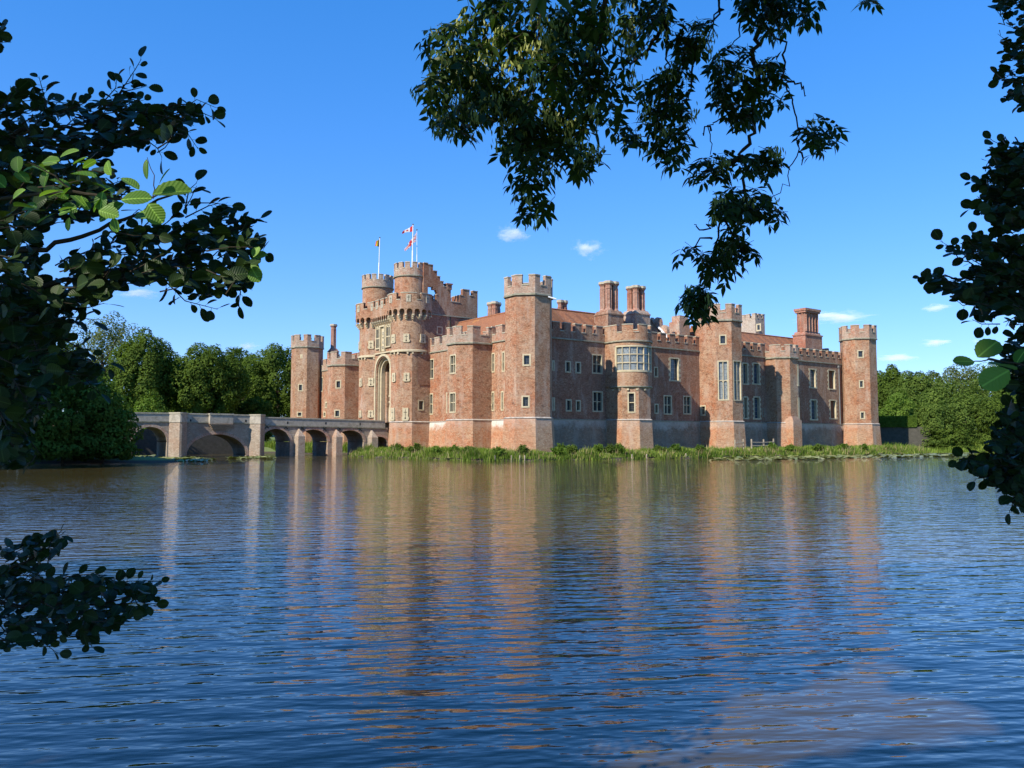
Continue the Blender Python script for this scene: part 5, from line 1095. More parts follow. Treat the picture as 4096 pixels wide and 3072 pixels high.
# ---- bank vegetation
def poly_sample(n, uvs):
    a = np.array(uvs); lo, hi = a.min(0), a.max(0); out = np.zeros((0, 2))
    while len(out) < n:
        q = lo + (hi - lo) * rng.random((n, 2)); ins = np.zeros(n, bool)
        for i in range(len(a)):
            (ax, ay), (bx, by) = a[i], a[(i + 1) % len(a)]; c_ = ((ay > q[:, 1]) != (by > q[:, 1])); xi = (bx - ax) * (q[:, 1] - ay) / ((by - ay) or 1e-9) + ax; ins ^= c_ & (q[:, 0] < xi)
        out = np.concatenate([out, q[ins]])
    return out[:n]
def blades(name, XY, hgt, wid, mat, kind='stuff', lean=.35):
    n = len(XY); z = height(XY[:, 0], XY[:, 1]); z = np.maximum(z, -.05); cl = .5 + .5 * np.sin(XY[:, 0] * 1.7 + 2 * np.sin(XY[:, 1] * .9)) * np.sin(XY[:, 1] * 1.3 + 1.5 * np.sin(XY[:, 0] * .6)); h = hgt * rng.uniform(.4, 1.15, n) * (.25 + 1.2 * cl); t = rng.uniform(0, 6.28, n); l_ = h * rng.uniform(0, lean * 2, n); w2 = wid * rng.uniform(.6, 1.4, n)
    bx, by = np.cos(t), np.sin(t); sx, sy = -by * w2 / 2, bx * w2 / 2; B = np.stack([XY[:, 0], XY[:, 1], z - .05], 1)
    S = np.stack([sx, sy, np.zeros(n)], 1); M = B + np.stack([bx * l_ * .35, by * l_ * .35, h * .6], 1); Tp = B + np.stack([bx * l_, by * l_, h], 1)
    V = np.stack([B - S, B + S, M + S * .7, M - S * .7, Tp], 1).reshape(-1, 3); i = np.arange(n)[:, None] * 5
    F = np.concatenate([i + np.array([[0, 1, 2]]), i + np.array([[0, 2, 3]]), i + np.array([[3, 2, 4]])], 0)
    return tag(link(name, mesh_np(name, V, F, mat)), kind=kind)
def UV2XY(q): return np.stack([OX + q[:, 0] * DU.x + q[:, 1] * DV.x, OY + q[:, 0] * DU.y + q[:, 1] * DV.y], 1)
berm = [(-10.6, 62), (-9.9, 48), (-8.7, 34), (-7.5, 20), (-6.5, 4), (-5.9, -3), (-2.8, -8.3), (8, -9.8), (17.8, -10.7), (24, -8.8), (27.4, -4.0), (27.4, -3), (0, -2.9), (-2.9, -1), (-2.9, 62)]
blades('bank_grass', UV2XY(poly_sample(30000, berm)), .42, .07, GRASS)
rim = [(-10.9, 62), (-10.3, 48), (-9.1, 34), (-7.9, 20), (-6.9, 4), (-6.3, -3), (-3, -8.8), (8, -10.3), (17.8, -11.2), (24.3, -9.2), (27.8, -4.4), (27.4, -3.2), (22.8, -7.4), (17.5, -9.3), (8, -8.6), (-2, -7.2), (-4.8, -2.6), (-5.3, 4), (-6.3, 20), (-7.5, 34), (-8.6, 48), (-9, 62)]
blades('waterside_reeds', UV2XY(poly_sample(19000, rim)), .5, .07, LAWN_G, lean=.25)
DEAD = leaf_mat('dead_stem', (.30, .24, .12), (.45, .38, .2), trans=.2, rough=.9, spec=.05)
blades('dead_stems', UV2XY(poly_sample(2200, rim)), .9, .06, DEAD, lean=.5)
q_ = poly_sample(26, rim); tf = UV2XY(np.repeat(q_, 150, 0) + rng.normal(0, .38, (26 * 150, 2)))
blades('reed_tufts', tf, .85, .07, LAWN_G, lean=.4)
blades('far_bank_grass', UV2XY(poly_sample(6000, [(-10.5, 62), (-10.5, 82), (-2, 90), (2, 66)])), .8, .09, GRASS)
blades('west_bank_grass', UV2XY(poly_sample(7000, [(34, -4), (38, -8.6), (50, -9), (58, -9), (58, -2.5), (34, -2.5)])), 1.0, .08, LAWN_G)
def shrub(u, v, h, wd, label, mat=LF_LIGHT, seed=1):
    p = W(u, v); zb_ = float(height(p.x, p.y)); t = thing('bank_shrub', label, 'shrub', (p.x, p.y, zb_), 'leafy shrubs along the castle bank')
    r = np.random.default_rng(100 + seed); P = []; st = MB()
    for k in range(26):
        a, e = r.uniform(0, 6.28), r.uniform(0, 1) ** .7; hh = h * r.uniform(.55, 1.0) * (1 - .45 * e ** 2); q = np.array([math.cos(a) * e * wd / 2, math.sin(a) * e * wd / 2, hh])
        b0 = np.array([math.cos(a) * e * .12 * wd, math.sin(a) * e * .12 * wd, 0.0]); st.tube([b0, b0 * .5 + q * .5 + np.array([0, 0, hh * .08]), q], [.02, .014, .006], 4, cap=False)
        tt = r.random(75) ** .6; P.append(b0 + (q - b0) * tt[:, None] + r.normal(size=(75, 3)) * .1 * np.array([1, 1, .8]))
    P = np.concatenate(P); P[:, 2] = np.maximum(P[:, 2], .02); N = np.zeros_like(P); N[:, 2] = .8; N[:, :2] = P[:, :2] * .5
    V, F = leaf_cloud(P, N, .17, .8); link('foliage', mesh_np('foliage', V, F, mat), t); st.build('stems', [TWIG], t); return t
SH = [(2240, 1780, 'tall pointed shrub on the bank, just right of the near corner tower'), (2290, 1800, 'round low shrub right of the tall pointed one by the near tower'), (2385, 1795, 'rounded shrub on the bank under the first east wall windows'), (2478, 1780, 'taller pointed shrub on the bank left of the bow window tower'), (2445, 1805, 'squat shrub at the water edge left of the bow window tower'),
      (2700, 1795, 'shrub on the bank below the wall right of the bow window tower'), (2800, 1790, 'shrub on the bank at the foot of the middle octagonal tower'), (2640, 1808, 'low bright shrub on the open grassy bank right of the bow tower'),
      (3085, 1775, 'tall shrub behind the wooden rails, right of the middle tower'), (3155, 1790, 'rounded shrub on the bank left of the stepped buttress'), (3265, 1785, 'dense round shrub on the bank right of the stepped buttress'), (3375, 1780, 'bushy shrub on the bank under the drainpipe'), (3450, 1800, 'low shrub at the foot of the far right corner tower'),
      (1665, 1780, 'leafy shrub on the bank in front of the right gate tower'), (1590, 1795, 'low shrub on the bank at the foot of the bridge end'), (1745, 1795, 'shrub on the bank between gatehouse and the first south turret'), (1880, 1790, 'shrub on the bank under the south turret'), (1820, 1800, 'low rounded shrub at the water edge left of the south turret shrub'), (1990, 1800, 'low shrub with yellow flowers on the bank left of the near corner tower'), (2090, 1815, 'broad low shrub at the water edge below the near corner tower')]
shore_uv = [(27.4, -4.2), (24, -9), (17.8, -10.9), (8, -10), (-2.8, -8.5), (-6, -3), (-6.6, 4), (-7.6, 20), (-8.8, 34), (-10, 48), (-10.6, 60)]
def on_shore(x, inward):                  # the spot on the bank seen at this picture column
    best = None
    for (a, b_) in zip(shore_uv, shore_uv[1:]):
        for k in range(40):
            t = k / 40; u = a[0] + (b_[0] - a[0]) * t; v = a[1] + (b_[1] - a[1]) * t; u2, v2 = (u + inward * (b_[1] > a[1] + 3), v + inward * (b_[1] <= a[1] + 3)); p = W(u2, v2); e = abs(p.x / p.y - (x - 2048) / FPX)
            if best is None or e < best[0]: best = (e, u2, v2)
    return best[1], best[2]
for k, (x, yt, lab) in enumerate(SH):
    u, v = on_shore(x, 1.2 + .5 * (k % 3)); p = W(u, v); zt_ = at(x, yt, p.y).z; h = max(1.0, 1.25 * (zt_ - float(height(p.x, p.y))))
    shrub(u, v, h, h * random.uniform(1.0, 1.9), lab, (LF_LIGHT, LF_MID, LF_LIGHT)[k % 3], k)
# wooden rails and little stakes
def rail_fence(xs_, y0, label):
    pts = []
    for x in xs_: u, v = on_shore(x, 3.6); p = W(u, v); pts.append((p, float(height(p.x, p.y))))
    t = thing('rail_fence', label, 'fence', (pts[0][0].x, pts[0][0].y, pts[0][1]), 'wooden rails on the bank')
    for p, z in pts: mb = MB(); mb.obox((p.x, p.y, z + .62), (.07, 0, 0), (0, .07, 0), (0, 0, .72)); mb.build('post', [WOOD], t, t)
    for hh in (.55, .95):
        for (a, za), (b_, zb_) in zip(pts, pts[1:]):
            mb = MB(); mb.tube([(a.x, a.y - .09, za + hh), (b_.x, b_.y - .09, zb_ + hh * 1.0)], .045, 6); mb.build('rail', [WOOD], t, t)
rail_fence([2938, 2968], 0, 'short piece of wooden rail fence against the foot of the middle tower')
rail_fence([3004, 3050, 3090], 0, 'longer wooden rail fence on the bank right of the middle tower')
STK = [(1795, 'first'), (1968, 'a'), (2048, 'b'), (2085, 'c')]
stake = None
for k, x in enumerate([1978, 2048, 2078, 2098, 2530, 2586, 2642, 2737]):
    u, v = on_shore(x, -.15); p = W(u, v)
    if stake is None:
        mb = MB(); mb.tube([(0, 0, -.5), (.03, 0, .55)], [.07, .06], 7); stake = mb.build('mooring_stake', [WOOD]); o = stake
    else: o = stake.copy(); C.collection.objects.link(o)
    o.location = (p.x, p.y, 0); tag(o, 'short pale wooden stake at the water edge below the castle bank', 'stake', 'stakes along the castle bank')
# lily pads
def pads(name, XY, r):
    n = len(XY); k = 7; t = np.linspace(0, 2 * np.pi, k + 1)[:-1]; rr_ = r * rng.uniform(.5, 1.3, n); ph = rng.uniform(0, 6.28, n); tx, ty = rng.normal(0, .16, n), rng.normal(0, .16, n)
    cx, cy = np.cos(t[None] + ph[:, None]) * rr_[:, None], np.sin(t[None] + ph[:, None]) * rr_[:, None]
    V = np.stack([XY[:, 0:1] + cx, XY[:, 1:2] + cy, .03 + cx * tx[:, None] + cy * ty[:, None] + rng.uniform(0, .05, (n, 1))], 2).reshape(-1, 3)
    return tag(link(name, mesh_np(name, V, (np.arange(n)[:, None] * k + np.arange(k)[None]), PADS)), kind='stuff')
def gpx(pts): 
    out = []
    for x, y in pts: d = ray(x, y); t = -CAMH / d.z; out.append((d.x * t, d.y * t))
    return out
pads('lily_pads', poly_sample(1500, gpx([(505, 1822), (560, 1825), (700, 1824), (860, 1838), (800, 1846), (640, 1848), (500, 1846)])), .28)
pads('lily_pads', poly_sample(350, gpx([(900, 1832), (1060, 1825), (1110, 1832), (1000, 1836)])), .26)
pads('lily_pads', poly_sample(2400, gpx([(2840, 1834), (3100, 1828), (3400, 1820), (3700, 1815), (3900, 1813), (3850, 1824), (3600, 1830), (3300, 1835), (3000, 1841), (2850, 1843)])), .3)
pads('lily_pads', poly_sample(300, gpx([(540, 1803), (630, 1803), (630, 1810), (540, 1810)])), .3)

# ------------------------------------------------------------------ overhanging trees on the near bank
S0 = 4096 / 2212.0
def in_poly(p, poly):
    c_ = False; n = len(poly)
    for i in range(n):
        (ax, ay), (bx, by) = poly[i], poly[(i + 1) % n]
        if (ay > p[1]) != (by > p[1]) and p[0] < (bx - ax) * (p[1] - ay) / (by - ay) + ax: c_ = not c_
    return c_
def proj(P):                              # world -> photo pixel
    q = Vector(P) - Vector((0, 0, CAMH)); dpt = q.y * cp + q.z * sp
    return 2048 + FPX * q.x / dpt, 1536 - FPX * (q.z * cp - q.y * sp) / dpt
class Leaves:
    """leaf blades with a folded midrib; every outline point is a real vertex"""
    def __init__(s): s.v = []; s.f = []; s.uv = []
    def leaf(s, base, d, nrm, L, Wd, shape, fold=.25, curl=.15, simple=False):
        d = d.normalized(); sd = nrm.cross(d)
        if sd.length < 1e-6: sd = d.orthogonal()
        sd.normalize(); nrm = d.cross(sd).normalized(); i0 = len(s.v); k = len(shape)
        for (t, w_) in shape:
            bend = nrm * (-curl * L * t * t)
            c = base + d * (L * t) + bend
            up = nrm * (abs(w_) * Wd * fold)
            s.v.append(tuple(c)); s.uv.append((0, t))
            s.v.append(tuple(c + sd * w_ * Wd + up)); s.uv.append((w_, t))
            s.v.append(tuple(c - sd * w_ * Wd + up)); s.uv.append((-w_, t))
        for j in range(k - 1):
            a, b_ = i0 + 3 * j, i0 + 3 * j + 3
            s.f.append((a, a + 1, b_ + 1, b_)); s.f.append((a, b_, b_ + 2, a + 2))
    def mesh(s, name, mat): return mesh_np(name, s.v, s.f, mat, s.uv)
ALDER = [(0, .02), (.07, .17), (.13, .25), (.19, .36), (.24, .355), (.33, .455), (.38, .445), (.48, .5), (.53, .485), (.63, .505), (.68, .47), (.78, .45), (.82, .39), (.91, .3), (.93, .22), (1.0, .12), (.97, .02)]
ASHL = [(0, .02), (.18, .3), (.42, .5), (.66, .36), (.86, .14), (1.0, .01)]
def jit(k): return Vector((random.gauss(0, k), random.gauss(0, k), random.gauss(0, k)))
def pick(poly):
    xs = [p[0] for p in poly]; ys = [p[1] for p in poly]
    while True:
        p = (random.uniform(min(xs), max(xs)), random.uniform(min(ys), max(ys)))
        if in_poly(p, poly): return p
def alder_fill(Lv, tw, poly, root, n, D, dj=.35, size=.064, leaves=6, scale=S0, up=.25):
    P = [(x * scale, y * scale) for x, y in poly]; rt = (root[0] * scale, root[1] * scale); made = 0; tries = 0
    while made < n and tries < n * 12:
        tries += 1; q = pick(P); Y = D + random.gauss(0, dj); a = at(q[0], q[1], Y)
        dx, dy = q[0] - rt[0], q[1] - rt[1]; l_ = math.hypot(dx, dy) + 1
        d = (Vector((dx / l_, random.gauss(0, .45), -dy / l_)) + jit(.35) + Vector((0, 0, up * random.random()))).normalized()
        L = random.uniform(.1, .2); pts = [a, a + d * L * .5 + jit(.006), a + d * L + jit(.01)]
        if not in_poly(proj(pts[2]), P): continue
        tw.tube(pts, [.0035, .0025, .0012], 4, cap=False); made += 1
        for k in range(leaves):
            t = .25 + .75 * k / (leaves - 1); b_ = a.lerp(pts[2], t); side = d.cross(Vector((0, -.3, 1))).normalized() * (1 if k % 2 else -1)
            ld = (d * (.5 if k < leaves - 1 else 1.2) + side * random.uniform(.5, 1.1) + jit(.35)).normalized(); sz = size * random.uniform(.6, 1.25)
            if not in_poly(proj(b_ + ld * sz * 1.25), P): 
                if random.random() < .8: continue
            pet = b_ + ld * sz * .22; tw.tube([b_, pet], .0012, 3, cap=False)
            nrm = (Vector((random.gauss(0, .45), random.gauss(-.25, .5), 1)) if random.random() < .6 else Vector((random.gauss(0, .6), -1, random.gauss(.2, .5))))
            Lv.leaf(pet, ld, nrm, sz, sz * random.uniform(.72, .95), ALDER, fold=random.uniform(.05, .45), curl=random.uniform(-.1, .3))
def spray(Lv, tw, pts, D, n, size=.062):
    P = [at(x * S0, y * S0, D) for x, y in pts]; L = [0]
    for a, b_ in zip(P, P[1:]): L.append(L[-1] + (b_ - a).length)
    tw.tube(P, [.004 - .0026 * i / (len(P) - 1) for i in range(len(P))], 5, cap=False)
    for k in range(n):
        s_ = L[-1] * (k + .5 + random.uniform(-.3, .3)) / n; i = min(max(0, int(np.searchsorted(L, s_)) - 1), len(P) - 2); d = (P[i + 1] - P[i]).normalized(); b_ = P[i] + d * (s_ - L[i])
        sd = d.cross(Vector((0, -1, .2))).normalized() * (1 if k % 2 else -1); ld = (d * (.6 if k < n - 1 else 2) + sd * random.uniform(.6, 1.2) + jit(.3)).normalized(); sz = size * random.uniform(.65, 1.2); pet = b_ + ld * sz * .3
        tw.tube([b_, pet], .0012, 3, cap=False); nrm = random.choice((Vector((random.gauss(0, .5), -.2, 1)), Vector((random.gauss(0, .6), -1, random.gauss(.2, .6))))); Lv.leaf(pet, ld, nrm, sz, sz * random.uniform(.62, .9), ALDER, fold=random.uniform(.05, .4), curl=random.uniform(-.1, .3))
def twig(tw, pts, D, r0, r1, scale=S0, wob=.02, dz=0.0, nsub=4):
    P = [at(x * scale, y * scale, D + dz * i) for i, (x, y) in enumerate(pts)]; Q = []
    for a, b_ in zip(P, P[1:]):
        for k in range(nsub): Q.append(a.lerp(b_, k / nsub) + jit(wob * .5))
    Q.append(P[-1]); n = len(Q); tw.tube(Q, [r0 + (r1 - r0) * i / (n - 1) for i in range(n)], 6)
def tree_parts(t, parts):
    for nm, ob in parts: ob.name = nm
random.seed(21)
# --- alder at the left: branches fan out from a trunk just outside the picture
al = thing('alder_tree', 'dark round-leaved alder at the left edge, some leaves in bright sun', 'tree', (-5.2, 2.2, .3))
def under(t, name, mb_or_leaves, mat):
    if isinstance(mb_or_leaves, MB): return mb_or_leaves.build(name, [mat], t, t)
    me = mb_or_leaves.mesh(name, mat); L = Vector(t.location); co = np.empty(len(me.vertices) * 3, np.float32); me.vertices.foreach_get('co', co); co = co.reshape(-1, 3) - np.array(L); me.vertices.foreach_set('co', co.ravel()); me.update()
    o = bpy.data.objects.new(name, me); C.collection.objects.link(o); o.parent = t; return o
tk = MB(); tk.tube([(-5.2, 2.2, -.2), (-5.1, 2.3, 2.0), (-5.0, 2.6, 5.0), (-4.6, 3.0, 8.5)], [.22, .17, .13, .06], 10); tk.tube([(-5.0, 2.5, 1.2), (-4.4, 3.3, 1.4), (-3.6, 4.2, 1.5), (-2.9, 4.6, 1.25)], [.07, .05, .035, .02], 7); tk.tube([(-5.05, 2.5, 3.2), (-4.3, 3.4, 3.5), (-3.3, 4.1, 3.6)], [.08, .055, .035], 7); tk.tube([(-5.05, 2.5, 4.2), (-4.2, 3.6, 4.2), (-3.2, 4.5, 4.25)], [.07, .05, .03], 7)
for e0, (x, y, D), r_ in [((-3.3, 4.1, 3.6), (-60, 420, 4.0), .022), ((-3.3, 4.1, 3.6), (-60, 640, 3.9), .02), ((-3.3, 4.1, 3.6), (-60, 560, 3.6), .016), ((-3.2, 4.5, 4.25), (-60, 310, 4.3), .018), ((-2.9, 4.6, 1.25), (-60, 1310, 4.6), .016), ((-4.3, 3.4, 3.5), (-60, 440, 2.35), .012)]:
    q_ = at(x * S0, y * S0, D); e0 = Vector(e0); tk.tube([e0, e0.lerp(q_, .5) + Vector((0, 0, .05)), q_], [r_ * 1.5, r_ * 1.1, r_ * .7], 6)
under(al, 'trunk', tk, BARK)
pA = [(-60, 190), (0, 200), (85, 172), (112, 212), (190, 228), (240, 215), (250, 165), (290, 135), (322, 150), (316, 222), (395, 240), (425, 203), (474, 235), (425, 262), (425, 318), (385, 300), (350, 290), (345, 335), (300, 320), (280, 312), (240, 372), (100, 335), (-60, 335)]
pB = [(-60, 320), (120, 328), (228, 365), (300, 395), (290, 430), (200, 480), (112, 480), (92, 560), (112, 600), (165, 690), (130, 742), (60, 785), (-60, 800)]
pC = [(110, 560), (190, 520), (225, 490), (300, 480), (345, 490), (375, 470), (392, 395), (424, 388), (432, 440), (458, 448), (500, 440), (556, 468), (560, 520), (574, 548), (550, 622), (505, 656), (470, 640), (440, 666), (372, 648), (330, 622), (285, 612), (225, 640), (192, 662), (120, 690), (98, 640)]
pD = [(-60, 640), (150, 660), (178, 692), (140, 760), (200, 760), (230, 800), (205, 850), (130, 800), (110, 880), (60, 940), (95, 980), (50, 1015), (-60, 1010)]
pE = [(-60, 1185), (60, 1165), (112, 1138), (152, 1150), (140, 1195), (95, 1230), (105, 1250), (200, 1240), (290, 1250), (350, 1258), (336, 1312), (300, 1340), (252, 1362), (205, 1395), (150, 1362), (125, 1408), (60, 1390), (-60, 1418)]
pF = [(-30, 40), (12, 60), (22, 85), (10, 110), (-30, 110)]
Lv, tw = Leaves(), MB()
alder_fill(Lv, tw, pA, (-60, 300), 130, 4.3); alder_fill(Lv, tw, pB, (-90, 520), 215, 4.0, dj=.5)
alder_fill(Lv, tw, [(-60, 100), (-520, 60), (-520, 1400), (-60, 1420)], (-700, 600), 420, 4.1, dj=.5); alder_fill(Lv, tw, pF, (-60, 60), 12, 4.5)
for q_, k_ in [([(230, 240), (262, 195), (292, 150), (305, 128)], 13), ([(210, 235), (250, 190), (252, 168)], 8), ([(300, 260), (380, 245), (425, 215), (465, 232)], 17), ([(380, 248), (440, 245), (470, 258)], 8), ([(340, 270), (400, 280), (428, 322)], 11), ([(300, 290), (340, 320), (350, 340)], 8), ([(100, 230), (92, 195), (84, 165)], 9), ([(150, 235), (185, 222), (195, 208)], 7), ([(20, 230), (40, 205), (45, 188)], 8)]: spray(Lv, tw, q_, 4.3, k_)
twig(tw, [(-60, 310), (80, 285), (200, 275), (300, 240), (410, 225)], 4.3, .014, .003); twig(tw, [(180, 270), (250, 215), (288, 160)], 4.3, .007, .002); twig(tw, [(-60, 420), (60, 400), (150, 420), (230, 390)], 4.0, .02, .004)
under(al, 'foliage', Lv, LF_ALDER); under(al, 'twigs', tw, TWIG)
Lv, tw = Leaves(), MB()
alder_fill(Lv, tw, pC, (-20, 600), 125, 3.9, size=.064); alder_fill(Lv, tw, pD, (-90, 720), 190, 4.2, dj=.5)
for q_, k_ in [([(450, 500), (510, 480), (560, 475)], 9), ([(500, 540), (550, 540), (578, 548)], 8), ([(480, 590), (520, 630), (515, 662)], 9), ([(350, 600), (400, 650), (470, 668)], 13), ([(300, 500), (330, 470), (300, 452), (270, 478)], 8), ([(400, 450), (408, 410), (425, 395)], 7), ([(400, 470), (450, 445), (470, 440)], 7), ([(150, 640), (190, 665), (225, 655)], 8), ([(110, 720), (180, 755), (240, 795)], 10), ([(120, 780), (180, 815), (215, 850)], 9), ([(90, 690), (160, 685), (200, 690)], 8)]: spray(Lv, tw, q_, 3.95, k_, .066)
twig(tw, [(-60, 640), (80, 620), (220, 590), (350, 545), (480, 510), (545, 490)], 3.9, .016, .003); twig(tw, [(220, 590), (330, 610), (450, 600), (540, 560)], 3.9, .009, .003); twig(tw, [(-60, 560), (100, 540), (210, 500), (330, 440), (400, 400)], 3.6, .014, .003)
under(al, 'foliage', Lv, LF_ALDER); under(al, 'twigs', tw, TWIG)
Lv, tw = Leaves(), MB()
alder_fill(Lv, tw, pE, (-90, 1300), 115, 4.6, size=.066, dj=.3)
for q_, k_ in [([(40, 1225), (95, 1185), (135, 1145)], 11), ([(200, 1280), (280, 1255), (350, 1255)], 13), ([(220, 1310), (300, 1300), (338, 1310)], 9), ([(120, 1330), (180, 1365), (200, 1400)], 9), ([(30, 1370), (90, 1385), (125, 1412)], 9), ([(60, 1270), (150, 1245), (210, 1240)], 9)]: spray(Lv, tw, q_, 4.6, k_)
twig(tw, [(-60, 1310), (90, 1300), (200, 1310), (335, 1275)], 4.6, .014, .003); twig(tw, [(-60, 1260), (60, 1210), (140, 1160)], 4.6, .008, .002); twig(tw, [(-60, 1390), (60, 1375), (200, 1340)], 4.6, .008, .002)
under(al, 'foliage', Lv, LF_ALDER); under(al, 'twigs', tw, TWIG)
# sunlit spray, nearer the camera
Lv, tw = Leaves(), MB(); Dn = 2.35
twig(tw, [(-60, 440), (60, 420), (160, 415), (250, 430), (330, 428), (380, 400)], Dn, .006, .002, wob=.004)
twig(tw, [(160, 415), (120, 380), (60, 350)], Dn, .003, .0015, wob=.003); twig(tw, [(330, 428), (335, 390), (318, 340)], Dn, .002, .001, wob=.003)
def lf(x, y, ang, L, facing, w_=.82, fold=.12):
    L *= 1.0 if x > 255 else random.uniform(.62, .9); w_ *= random.uniform(.82, 1.08); fold = random.uniform(.08, .4)
    b_ = at(x * S0, y * S0, Dn + random.gauss(0, .06)); a = R(ang); d = Vector((math.cos(a), random.gauss(0, .12), math.sin(a))); Lv.leaf(b_, d, Vector(facing) + jit(.12), L * S0 / FPX * Dn, L * w_ * S0 / FPX * Dn, ALDER, fold=fold, curl=.12)
fs_ = (-.35, -.75, .55); fu = (0, -.35, 1)
for a in [(330, 420, 15, 78, fs_), (262, 432, 10, 62, fs_), (268, 440, -150, 68, fs_), (320, 440, -55, 52, fs_), (350, 470, 170, 66, fs_), (205, 398, -20, 70, fu), (318, 388, 95, 42, fs_, .45), (344, 398, 70, 40, (-.9, -.4, .2), .4), (210, 385, 165, 66, fu), (90, 352, 10, 62, fs_), (100, 372, 150, 42, fu), (70, 362, -160, 40, fs_), (165, 352, 0, 52, fu),
          (150, 408, 150, 58, fu), (140, 415, -165, 46, fu), (85, 425, 25, 46, fu), (165, 450, 190, 62, fs_), (120, 460, 200, 56, fu), (80, 448, 175, 40, fs_), (150, 470, -105, 48, fs_), (60, 395, 130, 50, fu), (55, 410, -150, 48, fs_), (40, 372, 100, 44, fs_), (180, 430, -60, 44, fu), (215, 420, 40, 46, fu), (95, 405, 80, 50, fs_), (20, 430, 170, 48, fu), (12, 405, 140, 50, fs_), (245, 470, -80, 40, fs_), (300, 410, 140, 46, fu), (190, 340, 200, 44, fu), (130, 340, 30, 50, fs_)] + [(random.uniform(70, 245), random.uniform(345, 455), random.uniform(0, 360), random.uniform(36, 56), random.choice((fs_, fu, (-.6, -.2, .7)))) for _ in range(20)]:
    lf(*a)
under(al, 'foliage', Lv, leaf_mat('young_alder_leaf', (.07, .17, .025), (.19, .34, .055), trans=.35, veins=True, spec=.3)); under(al, 'twigs', tw, TWIG)  # brighter copy of the same alder leaf, sunlight put into its colour
Lv, tw = Leaves(), MB()
for (x, y, an, L) in [(545, 560, 20, 34), (540, 572, -60, 42), (548, 555, 75, 26)]:
    Dn = 3.6; lf(x, y, an, L, fs_)
under(al, 'foliage', Lv, bpy.data.materials['young_alder_leaf'])

# --- alder at the right
ar_ = thing('alder_tree', 'dark alder at the right edge, leaves in shadow down to the water', 'tree', (6.2, 3.4, .3))
tk = MB(); tk.tube([(6.2, 3.4, -.2), (6.0, 3.6, 2.5), (5.6, 3.9, 6), (5.2, 4.2, 9)], [.2, .16, .11, .05], 10); tk.tube([(6.0, 3.6, 2.6), (5.0, 4.4, 3.0), (3.36, 4.9, at(2300 * S0, 660 * S0, 4.9).z)], [.07, .045, .016], 7); tk.tube([(6.0, 3.6, 1.4), (5.0, 4.4, 1.5), (3.36, 4.9, at(2300 * S0, 960 * S0, 4.9).z)], [.07, .045, .014], 7); tk.tube([(5.8, 3.8, 4.0), (4.9, 4.5, 4.3), (3.43, 5.0, at(2300 * S0, 440 * S0, 5.0).z)], [.07, .045, .014], 7)
q_ = at(2300 * S0, 800 * S0, 2.6); tk.tube([(6.05, 3.5, 2.1), (4.2, 3.2, 2.3), (2.6, 2.8, 2.2), q_], [.05, .03, .012, .005], 6)
under(ar_, 'trunk', tk, BARK)
r1 = [(2155, -40), (2290, -40), (2290, 255), (2168, 245), (2152, 235), (2168, 200), (2150, 165), (2168, 110), (2150, 60)]
r2 = [(2140, 300), (2168, 290), (2290, 305), (2290, 480), (2165, 505), (2130, 470), (2098, 445), (2110, 420), (2095, 390), (2128, 370), (2135, 340)]
r3 = [(2028, 520), (2060, 530), (2100, 500), (2160, 500), (2290, 480), (2290, 770), (2180, 740), (2170, 715), (2118, 692), (2085, 655), (2010, 625), (1985, 598), (2005, 588), (2045, 600), (2095, 585), (2090, 560), (2040, 555)]
r4 = [(2065, 995), (2110, 985), (2150, 920), (2165, 870), (2290, 800), (2290, 1130), (2178, 1098), (2180, 1068), (2140, 1050), (2105, 1030)]
r5 = [(2160, 740), (2290, 740), (2290, 870), (2190, 880), (2150, 800)]
Lv, tw = Leaves(), MB()
alder_fill(Lv, tw, r1, (2320, 150), 95, 6.0, size=.064); alder_fill(Lv, tw, r2, (2320, 420), 125, 5.0, size=.066); alder_fill(Lv, tw, r3, (2320, 660), 160, 4.9, size=.066)
for q_, k_ in [([(2180, 615), (2100, 605), (2040, 612), (1988, 598)], 17), ([(2150, 590), (2090, 555), (2030, 520)], 12), ([(2110, 560), (2105, 520), (2098, 500)], 6), ([(2130, 650), (2080, 660), (2055, 640)], 8), ([(2160, 700), (2120, 700), (2100, 690)], 7)]: spray(Lv, tw, q_, 4.9, k_, .066)
for q_, k_ in [([(2190, 440), (2140, 445), (2095, 450)], 9), ([(2180, 400), (2130, 395), (2098, 390)], 8), ([(2200, 340), (2165, 315), (2138, 300)], 8), ([(2190, 480), (2150, 495)], 5), ([(2212, 180), (2170, 175), (2148, 160)], 6)]: spray(Lv, tw, q_, 5.0, k_, .066)
twig(tw, [(2300, 660), (2180, 610), (2090, 600), (2000, 600)], 4.9, .013, .003); twig(tw, [(2180, 610), (2120, 580), (2040, 540)], 4.9, .008, .002); twig(tw, [(2300, 440), (2200, 430), (2110, 410)], 5.0, .01, .003)
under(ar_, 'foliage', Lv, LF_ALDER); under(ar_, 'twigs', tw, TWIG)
Lv, tw = Leaves(), MB()
alder_fill(Lv, tw, r4, (2320, 950), 190, 4.9, size=.066); alder_fill(Lv, tw, [(2290, -80), (2700, -80), (2700, 1150), (2290, 1130)], (2900, 600), 420, 5.0, size=.066, dj=.5); alder_fill(Lv, tw, r5, (2320, 800), 70, 5.2, size=.064)
for q_, k_ in [([(2180, 960), (2120, 985), (2066, 992)], 11), ([(2190, 1000), (2140, 1030), (2105, 1035)], 9), ([(2210, 1050), (2190, 1085), (2180, 1105)], 7)]: spray(Lv, tw, q_, 4.9, k_, .066)
twig(tw, [(2300, 960), (2200, 990), (2090, 1000)], 4.9, .012, .003); twig(tw, [(2300, 1060), (2230, 1070), (2185, 1085)], 4.9, .008, .003)
under(ar_, 'foliage', Lv, LF_ALDER); under(ar_, 'twigs', tw, TWIG)
